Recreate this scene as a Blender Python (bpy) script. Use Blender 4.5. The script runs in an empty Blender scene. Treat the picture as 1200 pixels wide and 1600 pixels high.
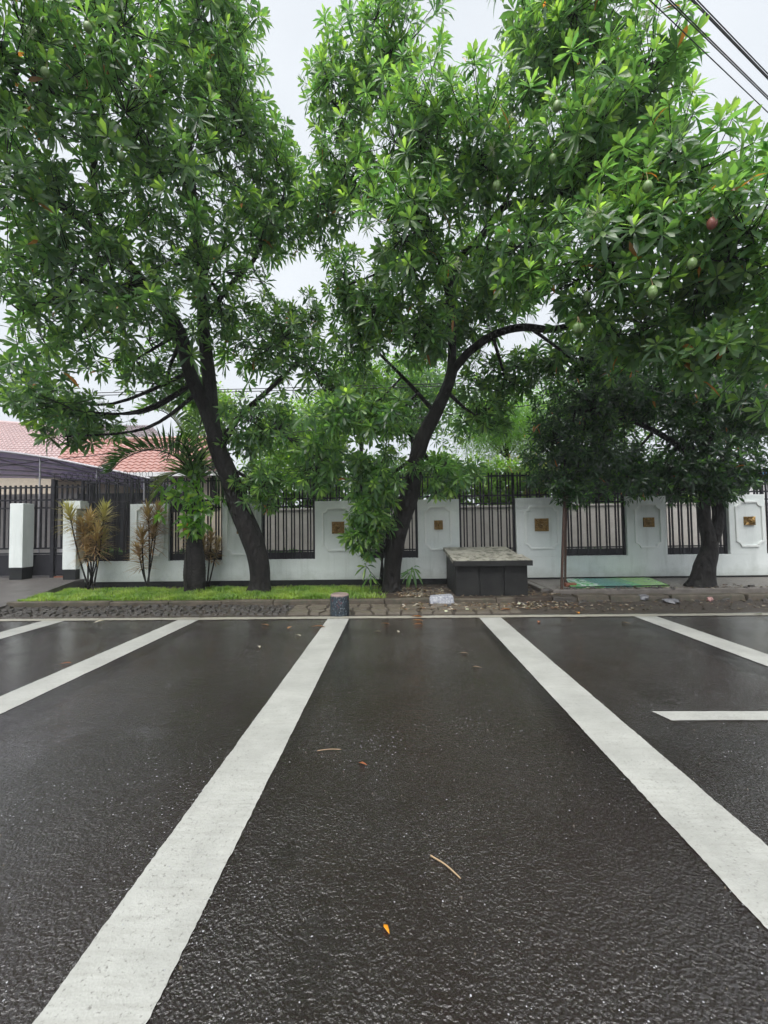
import bpy, math, random
import numpy as np
from mathutils import Vector, Matrix, Quaternion
random.seed(7)
rng = np.random.default_rng(11)
R = math.radians
S = bpy.context.scene
COL = S.collection

# ------------------------------------------------------------------ camera
F, CX, CY, CH = 620.0, 600.0, 800.0, 1.5          # photo is 1200 x 1600
def basis(yaw, pitch, roll):
    w = Vector((-math.sin(yaw)*math.cos(pitch), math.cos(yaw)*math.cos(pitch), math.sin(pitch)))
    r = w.cross(Vector((0, 0, 1))).normalized(); u = r.cross(w)
    return (r*math.cos(roll) - u*math.sin(roll), u*math.cos(roll) + r*math.sin(roll), w)
yaw, pitch, ROLL = math.atan(17/F), math.atan(23/F), R(0.8)
for _ in range(6):
    r_, u_, w_ = basis(yaw, pitch, ROLL)
    vx = CX + F*r_.y/w_.y; vy = CY - F*u_.y/w_.y
    yaw += (617 - vx)/F; pitch += (823 - vy)/F
CR, CU, CW = basis(yaw, pitch, ROLL)
CAM = Vector((0, 0, CH))
cam_d = bpy.data.cameras.new('camera'); cam = bpy.data.objects.new('camera', cam_d); COL.objects.link(cam)
cam_d.sensor_fit = 'VERTICAL'; cam_d.sensor_height = 36.0; cam_d.lens = F/1600*36.0
cam_d.clip_start = 0.05; cam_d.clip_end = 2000
M = Matrix((CR, CU, -CW)).transposed().to_4x4(); M.translation = CAM
cam.matrix_world = M
S.camera = cam
def ray(x, y): return CW + CR*((x-CX)/F) + CU*((CY-y)/F)
def wp(x, y, Y):                 # pixel on the plane at depth Y
    d = ray(x, y); return CAM + d*(Y/d.y)
def gp(x, y, z=0.0):             # pixel on the level z
    d = ray(x, y); return CAM + d*((z-CH)/d.z)
def proj(P):
    v = np.asarray(P) - np.array(CAM)
    a = v @ np.array(CW); return CX + F*(v @ np.array(CR))/a, CY - F*(v @ np.array(CU))/a, a

# ------------------------------------------------------------------ light
W = bpy.data.worlds.new('World'); S.world = W; W.use_nodes = True
nt = W.node_tree; nt.nodes.clear()
sky = nt.nodes.new('ShaderNodeTexSky'); sky.sky_type = 'NISHITA'; sky.sun_disc = False
SUN_EL, SUN_AZ = R(62), R(200)      # azimuth from +Y clockwise: behind the camera, a little to the left
sky.sun_elevation = SUN_EL; sky.sun_rotation = SUN_AZ
sky.air_density = 1.0; sky.dust_density = 5.0; sky.ozone_density = 1.0
hs = nt.nodes.new('ShaderNodeHueSaturation'); hs.inputs['Saturation'].default_value = 0.25
mx = nt.nodes.new('ShaderNodeMix'); mx.data_type = 'RGBA'; mx.inputs[0].default_value = 0.88
tc = nt.nodes.new('ShaderNodeTexCoord'); cn = nt.nodes.new('ShaderNodeTexNoise'); cn.inputs['Scale'].default_value = 2.2; cn.inputs['Detail'].default_value = 5
cr = nt.nodes.new('ShaderNodeValToRGB')
cr.color_ramp.elements[0].position = 0.3; cr.color_ramp.elements[0].color = (4.85, 5.2, 5.6, 1)
cr.color_ramp.elements[1].position = 0.75; cr.color_ramp.elements[1].color = (5.75, 6.05, 6.4, 1)
bg = nt.nodes.new('ShaderNodeBackground'); bg.inputs['Strength'].default_value = 0.055
wo = nt.nodes.new('ShaderNodeOutputWorld')
L = nt.links.new
L(sky.outputs[0], hs.inputs['Color']); L(hs.outputs[0], mx.inputs[6])
L(tc.outputs['Generated'], cn.inputs['Vector']); L(cn.outputs['Fac'], cr.inputs[0]); L(cr.outputs[0], mx.inputs[7])
L(mx.outputs[2], bg.inputs['Color']); L(bg.outputs[0], wo.inputs['Surface'])
sd = bpy.data.lights.new('sun', 'SUN'); sd.energy = 1.5; sd.angle = R(50); sd.color = (1.0, 0.98, 0.95)
so = bpy.data.objects.new('sun', sd); COL.objects.link(so)
sdir = Vector((math.sin(SUN_AZ)*math.cos(SUN_EL), math.cos(SUN_AZ)*math.cos(SUN_EL), math.sin(SUN_EL)))
so.rotation_euler = sdir.to_track_quat('Z', 'Y').to_euler(); so.location = (0, -5, 20)
S.view_settings.view_transform = 'Standard'; S.view_settings.look = 'None'
S.view_settings.exposure = 1.65; S.view_settings.gamma = 1.0; S.view_settings.use_curve_mapping = False
S.render.engine = 'CYCLES'
S.cycles.use_denoising = True; S.cycles.max_bounces = 4; S.cycles.diffuse_bounces = 3
S.cycles.glossy_bounces = 3; S.cycles.transmission_bounces = 5; S.cycles.transparent_max_bounces = 6
S.cycles.use_adaptive_sampling = True; S.cycles.adaptive_threshold = 0.035
S.cycles.caustics_reflective = False; S.cycles.caustics_refractive = False

# ------------------------------------------------------------------ helpers
class MB:
    def __init__(s): s.v = []; s.f = []
    def poly(s, pts):
        b = len(s.v); s.v += [tuple(p) for p in pts]; s.f.append(tuple(range(b, b+len(pts))))
    def box(s, x0, x1, y0, y1, z0, z1):
        s.hexa([(x0,y0,z0),(x1,y0,z0),(x1,y1,z0),(x0,y1,z0),(x0,y0,z1),(x1,y0,z1),(x1,y1,z1),(x0,y1,z1)]); return s
    def hexa(s, p):
        b = len(s.v); s.v += [tuple(q) for q in p]
        for f in ((3,2,1,0),(4,5,6,7),(0,1,5,4),(1,2,6,5),(2,3,7,6),(3,0,4,7)): s.f.append(tuple(b+i for i in f))
    def prism(s, pts, z0, z1, inset=0.0):
        n = len(pts); b = len(s.v); c = sum((Vector(p[:2]) for p in pts), Vector((0,0)))/n
        s.v += [(p[0], p[1], z0) for p in pts]
        for p in pts:
            q = Vector(p[:2]); q = q + (c-q)*inset; s.v.append((q.x, q.y, z1 + (p[2] if len(p) > 2 else 0)))
        s.f.append(tuple(b+n+i for i in range(n)))
        for i in range(n): j = (i+1) % n; s.f.append((b+i, b+j, b+n+j, b+n+i))
    def tube(s, pts, rad, n=8, cap=True, closed=False, jit=0.0, phase=0.0, relief=0.0):
        pts = [Vector(p) for p in pts]; m = len(pts)
        if not hasattr(rad, '__len__'): rad = [rad]*m
        b = len(s.v); prev = None
        for i, p in enumerate(pts):
            if closed: t = pts[(i+1) % m] - pts[i-1]
            else: t = pts[min(i+1, m-1)] - pts[max(i-1, 0)]
            if t.length < 1e-9: t = Vector((0,0,1))
            t.normalize()
            if prev is None:
                a = t.cross(Vector((0,1,0)))
                if a.length < .1: a = t.cross(Vector((1,0,0)))
            else: a = prev - t*prev.dot(t)
            a.normalize(); prev = a; c = t.cross(a)
            for k in range(n):
                q = 2*math.pi*k/n + phase; rr = rad[i]*(1 + (random.uniform(-jit, jit) if jit else 0))
                if relief: rr *= 1 + relief*(math.sin(2*q+p.z*2.1+p.x) + .7*math.sin(3*q-p.z*3.7+1.3) + .5*math.sin(5*q+p.z*6.1))
                s.v.append(tuple(p + a*(rr*math.cos(q)) + c*(rr*math.sin(q))))
        for i in range(m if closed else m-1):
            j = (i+1) % m
            for k in range(n):
                l = (k+1) % n; s.f.append((b+i*n+k, b+i*n+l, b+j*n+l, b+j*n+k))
        if cap and not closed:
            s.f.append(tuple(b+k for k in reversed(range(n)))); s.f.append(tuple(b+(m-1)*n+k for k in range(n)))
        return s
    def lathe(s, prof, c, n=20):
        b = len(s.v)
        for (r, z) in prof:
            for k in range(n):
                q = 2*math.pi*k/n; s.v.append((c[0]+r*math.cos(q), c[1]+r*math.sin(q), c[2]+z))
        m = len(prof)
        for i in range(m-1):
            for k in range(n):
                l = (k+1) % n; s.f.append((b+i*n+k, b+i*n+l, b+(i+1)*n+l, b+(i+1)*n+k))
        s.f.append(tuple(b+k for k in reversed(range(n)))); s.f.append(tuple(b+(m-1)*n+k for k in range(n)))
        return s
    def mesh(s, name, off=(0,0,0)):
        me = bpy.data.meshes.new(name); o = off
        me.from_pydata([(v[0]-o[0], v[1]-o[1], v[2]-o[2]) for v in s.v], [], s.f); me.update(); return me

WL = {}       # world location of roots
def link(name, data, m=None, parent=None, loc=(0,0,0), smooth=False, bevel=0):
    o = bpy.data.objects.new(name, data); COL.objects.link(o); o.location = loc
    if parent is not None: o.parent = parent
    if data is not None and m is not None and len(data.materials) == 0: data.materials.append(m)
    if smooth and data is not None: data.polygons.foreach_set('use_smooth', [True]*len(data.polygons))
    if bevel:
        b = o.modifiers.new('bevel', 'BEVEL'); b.width = bevel; b.segments = 2; b.limit_method = 'ANGLE'
    return o
def offs(parent):
    o = Vector((0,0,0))
    while parent is not None: o += Vector(parent.location); parent = parent.parent
    return o
def obj(name, mb, m, parent=None, smooth=False, bevel=0, origin=None):
    if parent is None and origin is not None:
        return link(name, mb.mesh(name, origin), m, None, origin, smooth, bevel)
    return link(name, mb.mesh(name, offs(parent)), m, parent, (0,0,0), smooth, bevel)
def tag(o, label=None, cat=None, group=None, kind=None):
    if label: o['label'] = label
    if cat: o['category'] = cat
    if group: o['group'] = group
    if kind: o['kind'] = kind
    return o
def root(name, label, cat, loc, group=None):
    o = bpy.data.objects.new(name, None); COL.objects.link(o); o.location = loc; o.empty_display_size = .2
    return tag(o, label, cat, group)
def catmull(pts, k=6):
    P = [Vector(p) for p in pts]; out = []
    for i in range(len(P)-1):
        a, b, c, d = P[max(i-1,0)], P[i], P[i+1], P[min(i+2,len(P)-1)]
        for j in range(k):
            t = j/k; out.append(.5*((2*b) + (c-a)*t + (2*a-5*b+4*c-d)*t*t + (3*b-a-3*c+d)*t**3))
    out.append(P[-1]); return out
def lerp_list(v, k):
    out = []
    for i in range(len(v)-1):
        for j in range(k): out.append(v[i] + (v[i+1]-v[i])*j/k)
    out.append(v[-1]); return out

# ------------------------------------------------------------------ materials
class N:
    def __init__(s, name):
        s.m = bpy.data.materials.new(name); s.m.use_nodes = True; s.t = s.m.node_tree
        s.b = s.t.nodes['Principled BSDF']; s.out = s.t.nodes['Material Output']; s._tc = None
    def n(s, typ, **kw):
        x = s.t.nodes.new(typ)
        for k, v in kw.items():
            if k in x.inputs: x.inputs[k].default_value = v
            else: setattr(x, k, v)
        return x
    def l(s, a, b): s.t.links.new(a, b)
    def co(s, kind='Object'):
        if s._tc is None: s._tc = s.n('ShaderNodeTexCoord')
        return s._tc.outputs[kind]
    def pos(s):
        g = s.n('ShaderNodeNewGeometry'); return g.outputs['Position']
    def noise(s, scale, detail=4, rough=.55, vec=None):
        x = s.n('ShaderNodeTexNoise'); x.inputs['Scale'].default_value = scale; x.inputs['Detail'].default_value = detail
        x.inputs['Roughness'].default_value = rough; s.l(vec if vec is not None else s.pos(), x.inputs['Vector']); return x.outputs['Fac']
    def vor(s, scale, feature='F1', vec=None, out='Distance'):
        x = s.n('ShaderNodeTexVoronoi'); x.feature = feature; x.inputs['Scale'].default_value = scale
        s.l(vec if vec is not None else s.pos(), x.inputs['Vector']); return x.outputs[out]
    def ramp(s, fac, *st):
        x = s.n('ShaderNodeValToRGB'); e = x.color_ramp.elements
        while len(e) < len(st): e.new(.5)
        for i, (p, c) in enumerate(st):
            e[i].position = p; e[i].color = (c, c, c, 1) if not hasattr(c, '__len__') else (*c[:3], 1)
        s.l(fac, x.inputs[0]); return x.outputs[0]
    def math(s, op, a, b=None, c=None):
        x = s.n('ShaderNodeMath'); x.operation = op
        for i, v in enumerate((a, b, c)):
            if v is None: continue
            if hasattr(v, 'links'): s.l(v, x.inputs[i])
            else: x.inputs[i].default_value = v
        return x.outputs[0]
    def mix(s, fac, a, b, blend='MIX'):
        x = s.n('ShaderNodeMix'); x.data_type = 'RGBA'; x.blend_type = blend
        for i, v in ((0, fac), (6, a), (7, b)):
            if hasattr(v, 'links'): s.l(v, x.inputs[i])
            elif i == 0: x.inputs[0].default_value = v
            else: x.inputs[i].default_value = (*v[:3], 1)
        return x.outputs[2]
    def bump(s, h, strength=.3, dist=.01, normal=None):
        x = s.n('ShaderNodeBump'); x.inputs['Strength'].default_value = strength; x.inputs['Distance'].default_value = dist
        s.l(h, x.inputs['Height'])
        if normal is not None: s.l(normal, x.inputs['Normal'])
        return x.outputs[0]
    def set(s, color=None, rough=None, normal=None, spec=None, metal=None):
        for nm, v in (('Base Color', color), ('Roughness', rough), ('Normal', normal), ('Specular IOR Level', spec), ('Metallic', metal)):
            if v is None: continue
            if hasattr(v, 'links'): s.l(v, s.b.inputs[nm])
            elif nm == 'Base Color': s.b.inputs[nm].default_value = (*v[:3], 1)
            else: s.b.inputs[nm].default_value = v
        return s.m
def simple(name, c1, c2, scale=6, rough=.6, bump=.2, bscale=40, bdist=.01, metal=0, spec=.5, detail=5):
    n = N(name); c = n.mix(n.ramp(n.noise(scale, detail), (.3, 0), (.7, 1)), c1, c2)
    nr = n.bump(n.noise(bscale, 4), bump, bdist) if bump else None
    return n.set(c, rough, nr, spec, metal)

def m_asphalt():
    n = N('wet_asphalt')
    sx_ = n.n('ShaderNodeSeparateXYZ'); n.l(n.pos(), sx_.inputs[0])
    lean = n.math('MULTIPLY', n.math('MINIMUM', n.math('MAXIMUM', n.math('SUBTRACT', n.math('ABSOLUTE', n.math('SUBTRACT', sx_.outputs[0], .3)), 1.2), 0), 2.5), .055)
    film = n.ramp(n.math('ADD', n.noise(1.1, 5, .6), lean), (.46, 0), (.64, 1))             # where the water stands a little deeper
    pud = None                                                        # shallow hollows full of water
    for (cx_, cy_, ra, rb_) in ((-.31, 1.45, .10, .24), (-.52, 1.86, .06, .10), (1.62, 2.35, .10, .12), (2.25, 3.65, .22, .3), (4.9, 4.9, .9, .7), (-3.0, 2.6, .35, .30), (-2.2, 4.9, .5, .6)):
        qx = n.math('DIVIDE', n.math('SUBTRACT', sx_.outputs[0], cx_), ra); qy = n.math('DIVIDE', n.math('SUBTRACT', sx_.outputs[1], cy_), rb_)
        dd = n.math('SQRT', n.math('ADD', n.math('MULTIPLY', qx, qx), n.math('MULTIPLY', qy, qy)))
        pud = dd if pud is None else n.math('MINIMUM', pud, dd)
    pud = n.ramp(n.math('ADD', pud, n.math('MULTIPLY', n.math('SUBTRACT', n.noise(11, 4, .65), .5), 2.2)), (.75, 1), (1.15, 0))
    film = n.math('MAXIMUM', film, pud)
    fine = n.noise(160, 3, .7)
    agg = n.vor(95); agg2 = n.vor(38, 'SMOOTH_F1')
    col = n.mix(n.ramp(fine, (.35, 0), (.68, 1)), (.0042, .0032, .0029), (.0200, .0150, .0135))
    col = n.mix(n.ramp(n.noise(.55, 4), (.35, 0), (.7, 1)), col, (.0180, .0115, .0108))
    chips = n.vor(170, out='Color'); sep = n.n('ShaderNodeSeparateColor'); n.l(chips, sep.inputs[0])
    col = n.mix(n.ramp(sep.outputs[0], (.955, 0), (.985, .8)), col, (.06, .055, .048))
    # ring ripples of single rain drops
    v = n.n('ShaderNodeTexVoronoi'); v.inputs['Scale'].default_value = 5.5; n.l(n.pos(), v.inputs['Vector'])
    sc = n.n('ShaderNodeSeparateColor'); n.l(v.outputs['Color'], sc.inputs[0])
    d = v.outputs['Distance']
    ring = n.math('MULTIPLY', n.math('SINE', n.math('MULTIPLY', d, 85)), n.math('SUBTRACT', 1, n.math('MINIMUM', n.math('MULTIPLY', d, 3.2), 1)))
    ring = n.math('MULTIPLY', ring, n.math('GREATER_THAN', sc.outputs[0], .55))
    wob = n.noise(26, 3, .6)
    dry = n.math('SUBTRACT', 1, n.math('MULTIPLY', film, .80))
    h = n.math('MULTIPLY', n.math('ADD', n.math('MULTIPLY', agg, .9), n.math('MULTIPLY', agg2, .8)), dry)
    h = n.math('ADD', h, n.math('MULTIPLY', fine, n.math('MULTIPLY', dry, .55)))
    h = n.math('ADD', h, n.math('MULTIPLY', wob, .8))
    h = n.math('ADD', h, n.math('MULTIPLY', ring, n.math('MULTIPLY', film, .16)))
    rough = n.ramp(film, (0, .19), (1, .06))
    n.b.inputs['Coat Weight'].default_value = 1.0; n.b.inputs['Coat IOR'].default_value = 1.6; n.b.inputs['Coat Roughness'].default_value = .035
    h2 = n.math('ADD', n.math('MULTIPLY', n.noise(48, 3, .6), n.math('ADD', n.math('MULTIPLY', film, .75), .12)), n.math('MULTIPLY', n.noise(14, 3, .55), .7))
    h2 = n.math('ADD', h2, n.math('MULTIPLY', n.noise(125, 2, .6), n.math('MULTIPLY', dry, .36)))
    h2 = n.math('ADD', h2, n.math('MULTIPLY', n.vor(85, 'SMOOTH_F1'), n.math('MULTIPLY', dry, .45)))
    h2 = n.math('ADD', h2, n.math('MULTIPLY', ring, n.math('ADD', n.math('MULTIPLY', film, .03), n.math('MULTIPLY', pud, .10))))
    h2 = n.math('MULTIPLY', h2, n.math('SUBTRACT', 1, n.math('MULTIPLY', pud, .25)))
    n.l(n.bump(h2, .8, .019), n.b.inputs['Coat Normal'])
    return n.set(col, rough, n.bump(h, .5, .0042), .3)
def m_paint(name, tint, dirty):
    n = N(name)
    c = n.mix(n.ramp(n.noise(2.3, 6, .65), (.35, 0), (.7, 1)), tint, tuple(t*.72 for t in tint))
    st = n.n('ShaderNodeMapping'); st.inputs['Scale'].default_value = (4, 40, 1); n.l(n.pos(), st.inputs[0])
    c = n.mix(n.ramp(n.noise(1, 4, .65, st.outputs[0]), (.42, 0), (.75, dirty+.15)), c, (.26, .255, .235))
    c = n.mix(n.ramp(n.noise(70, 4, .7), (.58, 0), (.68, .8)), c, (.15, .146, .135))
    sc = n.n('ShaderNodeMapping'); sc.inputs['Scale'].default_value = (9, 5, 1); sc.inputs['Rotation'].default_value = (0, 0, .6); n.l(n.pos(), sc.inputs[0])
    c = n.mix(n.math('MULTIPLY', n.ramp(n.vor(3, 'DISTANCE_TO_EDGE', sc.outputs[0]), (0, 1), (.012, 0)), n.ramp(n.noise(1.2, 2), (.52, 0), (.6, .6))), c, (.12, .12, .11))
    h = n.math('ADD', n.math('MULTIPLY', n.vor(110), .5), n.noise(40, 4, .6))
    return n.set(c, n.ramp(n.noise(4, 3), (.3, .28), (.7, .5)), n.bump(h, .3, .006))
def m_wall():
    n = N('painted_plaster')
    geo = n.pos(); sp = n.n('ShaderNodeSeparateXYZ'); n.l(geo, sp.inputs[0])
    c = n.mix(n.ramp(n.noise(1.4, 6, .6), (.35, 0), (.7, 1)), (.74, .78, .765), (.64, .685, .67))
    mp = n.n('ShaderNodeMapping'); mp.inputs['Scale'].default_value = (7, 7, .7); n.l(geo, mp.inputs[0])
    streak = n.ramp(n.noise(1, 5, .65, mp.outputs[0]), (.52, 0), (.75, .38))
    c = n.mix(streak, c, (.36, .40, .37))
    low = n.ramp(n.math('ADD', sp.outputs[2], n.math('MULTIPLY', n.noise(5, 5, .65), .55)), (.50, .5), (.78, 0))
    c = n.mix(low, c, (.33, .36, .31))
    c = n.mix(n.ramp(n.noise(9, 5, .7), (.64, 0), (.74, .45)), c, (.30, .32, .29))
    return n.set(c, .55, n.bump(n.noise(22, 5, .6), .25, .01))
def m_leaf(name, rough=.30, trans=.47, gain=2.95):
    n = N(name)
    a = n.n('ShaderNodeAttribute'); a.attribute_name = 'lc'
    m = n.set(a.outputs['Color'], rough, None, .75)
    tr = n.n('ShaderNodeBsdfTranslucent'); g = n.mix(1.0, a.outputs['Color'], (gain, gain*1.06, gain*.55), 'MULTIPLY')
    n.l(g, tr.inputs['Color'])
    ms = n.n('ShaderNodeMixShader'); ms.inputs[0].default_value = trans
    n.l(n.b.outputs[0], ms.inputs[1]); n.l(tr.outputs[0], ms.inputs[2]); n.l(ms.outputs[0], n.out.inputs['Surface'])
    return m
def m_bark():
    n = N('wet_bark')
    mp = n.n('ShaderNodeMapping'); mp.inputs['Scale'].default_value = (1, 1, .45); n.l(n.pos(), mp.inputs[0])
    nz = n.noise(11, 7, .68, mp.outputs[0])
    c = n.mix(n.ramp(nz, (.35, 0), (.68, 1)), (.0055, .005, .005), (.024, .021, .019))
    c = n.mix(n.ramp(n.noise(2.2, 4), (.62, 0), (.74, .3)), c, (.045, .05, .042))
    h = n.math('ADD', nz, n.math('MULTIPLY', n.vor(16, 'SMOOTH_F1', mp.outputs[0]), .7))
    return n.set(c, .6, n.bump(h, 1.0, .07), .25)
def m_concrete(name, a, b, moss=.0, rough=.6, spec=.5):
    n = N(name)
    c = n.mix(n.ramp(n.noise(5, 7, .65), (.3, 0), (.7, 1)), a, b)
    if moss: c = n.mix(n.ramp(n.noise(7, 7, .7), (.47, 0), (.60, moss)), c, (.05, .052, .032))
    return n.set(c, rough, n.bump(n.math('ADD', n.noise(50, 5, .7), n.vor(80)), .4, .008), spec)
def m_soil():
    n = N('wet_soil')
    c = n.mix(n.ramp(n.noise(9, 7, .7), (.35, 0), (.68, 1)), (.030, .021, .016), (.085, .064, .046))
    c = n.mix(n.ramp(n.noise(40, 4, .7), (.6, 0), (.7, .5)), c, (.14, .11, .08))
    return n.set(c, n.ramp(n.noise(3, 4), (.4, .35), (.65, .8)), n.bump(n.noise(30, 7, .75), .8, .03))
def m_tiles(name, a, b):
    n = N(name)
    c = n.mix(n.ramp(n.noise(3.5, 6, .7), (.3, 0), (.7, 1)), a, b)
    return n.set(c, .32, n.bump(n.noise(30, 4), .2, .01))
def m_stone(name, a, b):
    n = N(name); oi = n.n('ShaderNodeObjectInfo')
    c = n.mix(n.ramp(n.noise(8, 6, .7), (.3, 0), (.7, 1)), a, b)
    c = n.mix(n.math('MULTIPLY', oi.outputs['Random'], .5), c, tuple(x*.55 for x in a))
    return n.set(c, .42, n.bump(n.noise(35, 6, .7), .5, .012))
def m_bollard():
    n = N('chipped_blue_paint')
    mp = n.n('ShaderNodeMapping'); mp.inputs['Scale'].default_value = (1, 1, .55); n.l(n.pos(), mp.inputs[0])
    a = n.noise(34, 5, .7, mp.outputs[0])
    c = n.mix(n.ramp(a, (.46, 0), (.50, 1)), (.010, .012, .018), (.020, .036, .052))
    c = n.mix(n.ramp(n.noise(48, 5, .75, mp.outputs[0]), (.57, 0), (.61, 1)), c, (.22, .26, .27))
    c = n.mix(n.ramp(n.noise(30, 4, .7, mp.outputs[0]), (.63, 0), (.66, 1)), c, (.20, .05, .06))
    sp = n.n('ShaderNodeSeparateXYZ'); n.l(n.pos(), sp.inputs[0])
    c = n.mix(n.ramp(n.math('ADD', sp.outputs[2], n.math('MULTIPLY', n.noise(20, 4), .06)), (.355, 0), (.38, 1)), c, (.27, .20, .18))
    return n.set(c, .45, n.bump(a, .5, .01))
def m_newsprint():
    n = N('stained_pale_stone')
    c = n.mix(n.ramp(n.noise(30, 6, .8), (.42, 0), (.56, 1)), (.16, .17, .21), (.42, .43, .46))
    return n.set(c, .5, n.bump(n.noise(25, 5), .5, .02))
def m_brass():
    n = N('weathered_brass')
    c = n.mix(n.ramp(n.noise(22, 5, .7), (.35, 0), (.65, 1)), (.10, .055, .016), (.36, .225, .07))
    return n.set(c, .42, n.bump(n.noise(60, 4), .3, .004), .5, .55)
def m_board():
    n = N('printed_green_board')
    c = n.mix(n.ramp(n.noise(1.6, 4), (.4, 0), (.6, 1)), (.05, .30, .115), (.10, .42, .13))
    sp = n.n('ShaderNodeSeparateXYZ'); n.l(n.co('Generated'), sp.inputs[0]); x = sp.outputs[0]; y = sp.outputs[1]
    c = n.mix(n.ramp(n.math('ADD', x, n.math('MULTIPLY', n.noise(4, 3), .12)), (.34, 0), (.36, 1), (.60, 1), (.62, 0)), c, (.02, .20, .17))
    c = n.mix(n.ramp(n.math('ADD', x, n.math('MULTIPLY', y, -.06)), (.62, 0), (.64, 1)), c, (.24, .46, .12))
    wv = n.n('ShaderNodeTexWave'); wv.inputs['Scale'].default_value = 5.5; wv.inputs['Distortion'].default_value = 1.5; n.l(n.pos(), wv.inputs['Vector'])
    c = n.mix(n.math('MULTIPLY', n.ramp(wv.outputs['Fac'], (.80, 0), (.88, 1)), n.ramp(x, (.50, 0), (.54, .9), (.76, .9), (.8, 0))), c, (.03, .13, .07))
    c = n.mix(n.math('MULTIPLY', n.ramp(n.noise(9, 4), (.52, 0), (.56, 1)), n.ramp(x, (.08, 0), (.12, 1), (.28, 1), (.34, 0))), c, (.62, .66, .66))
    c = n.mix(n.math('MULTIPLY', n.ramp(n.noise(11, 4), (.55, 0), (.58, 1)), n.ramp(x, (.74, 0), (.8, .8))), c, (.06, .22, .07))
    return n.set(c, .25, n.bump(n.noise(6, 4), .15, .01))
MAT = dict(
    asphalt=m_asphalt(), paint=m_paint('white_road_paint', (.42, .425, .40), .35), paint_edge=m_paint('dirty_edge_paint', (.36, .34, .28), .6),
    wall=m_wall(), bark=m_bark(), soil=m_soil(), leaf=m_leaf('glossy_leaf'), leaf_bg=m_leaf('garden_leaf', .45, .45, 2.9),
    dryleaf=m_leaf('dry_leaf', .5, .25, 1.3), grass=m_leaf('grass_blade', .5, .4, 2.2),
    iron=simple('black_iron', (.010,.010,.013), (.022,.021,.026), 12, .42, .25, 60, .004, spec=.25),
    plinth=simple('black_plinth_paint', (.008,.009,.010), (.022,.024,.024), 6, .5, .3, 30, .01, spec=.25),
    kerb=m_concrete('mossy_kerb', (.13,.108,.08), (.05,.038,.028), .7), slab=m_concrete('concrete_paving', (.20,.18,.16), (.115,.10,.09), .15, .4),
    drive=m_concrete('driveway_concrete', (.075,.070,.068), (.13,.12,.115), .2, .35), inner=m_concrete('bare_grey_render', (.58,.55,.52), (.46,.43,.40), .0, .8),
    cream=m_concrete('cream_render', (.62,.54,.44), (.50,.43,.35), .0, .8), box=m_concrete('black_stained_concrete', (.011,.0115,.0115), (.028,.028,.027), .0, .55, .25),
    lid=m_concrete('mossy_concrete_lid', (.44,.42,.36), (.30,.285,.235), .9), stone=m_stone('paving_stone', (.17,.145,.11), (.095,.082,.065)),
    cobble=m_stone('broken_cobble', (.085,.077,.068), (.032,.029,.026)), joint=m_concrete('dark_joint', (.065,.052,.040), (.03,.025,.02), .0, .55),
    bollard=m_bollard(), news=m_newsprint(), brass=m_brass(), board=m_board(), rust=simple('rusty_iron', (.035,.020,.015), (.085,.040,.024), 25, .6, .4, 70, .004),
    trim=simple('white_trim_paint', (.80,.83,.81), (.72,.75,.73), 5, .5, .1),
    redtile=m_tiles('red_roof_tile', (.40,.20,.17), (.48,.29,.26)), paletile=m_tiles('pale_roof_tile', (.56,.43,.42), (.44,.33,.33)),
    greytile=m_tiles('grey_roof_tile', (.26,.21,.22), (.20,.17,.18)), metal=simple('grey_steel', (.30,.29,.32), (.40,.39,.42), 8, .35, 0, metal=.3),
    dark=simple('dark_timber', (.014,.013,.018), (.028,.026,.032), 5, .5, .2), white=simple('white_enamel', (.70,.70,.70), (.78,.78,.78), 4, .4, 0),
    blue=simple('blue_sheet', (.03,.16,.34), (.05,.22,.42), 4, .4, 0), cable=simple('black_cable', (.012,.010,.014), (.02,.018,.022), 4, .5, 0),
    brick=simple('orange_brick', (.26,.095,.05), (.17,.06,.035), 20, .7, .4, 60), fruit=simple('green_fruit_skin', (.13,.22,.07), (.20,.30,.10), 18, .35, .1, 60),
    redfruit=simple('ripe_fruit_skin', (.30,.10,.07), (.20,.06,.05), 18, .35, .1, 60), flower=simple('white_petal', (.72,.74,.62), (.62,.66,.42), 30, .6, 0),
    twig=simple('pale_twig', (.40,.29,.17), (.30,.21,.12), 30, .6, .2, 90), plastic=simple('dull_plastic', (.22,.22,.24), (.10,.10,.11), 10, .35, .4, 25),
    palmbark=simple('ringed_palm_bark', (.010,.009,.009), (.032,.029,.026), 14, .6, .6, 40, .02, spec=.25))
def m_canopy():
    n = N('smoky_polycarbonate')
    n.set((.16, .14, .20), .25); tr = n.n('ShaderNodeBsdfTranslucent'); tr.inputs['Color'].default_value = (.34, .31, .40, 1)
    ms = n.n('ShaderNodeMixShader'); ms.inputs[0].default_value = .55
    n.l(n.b.outputs[0], ms.inputs[1]); n.l(tr.outputs[0], ms.inputs[2]); n.l(ms.outputs[0], n.out.inputs['Surface']); return n.m
MAT['canopy'] = m_canopy()

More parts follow.
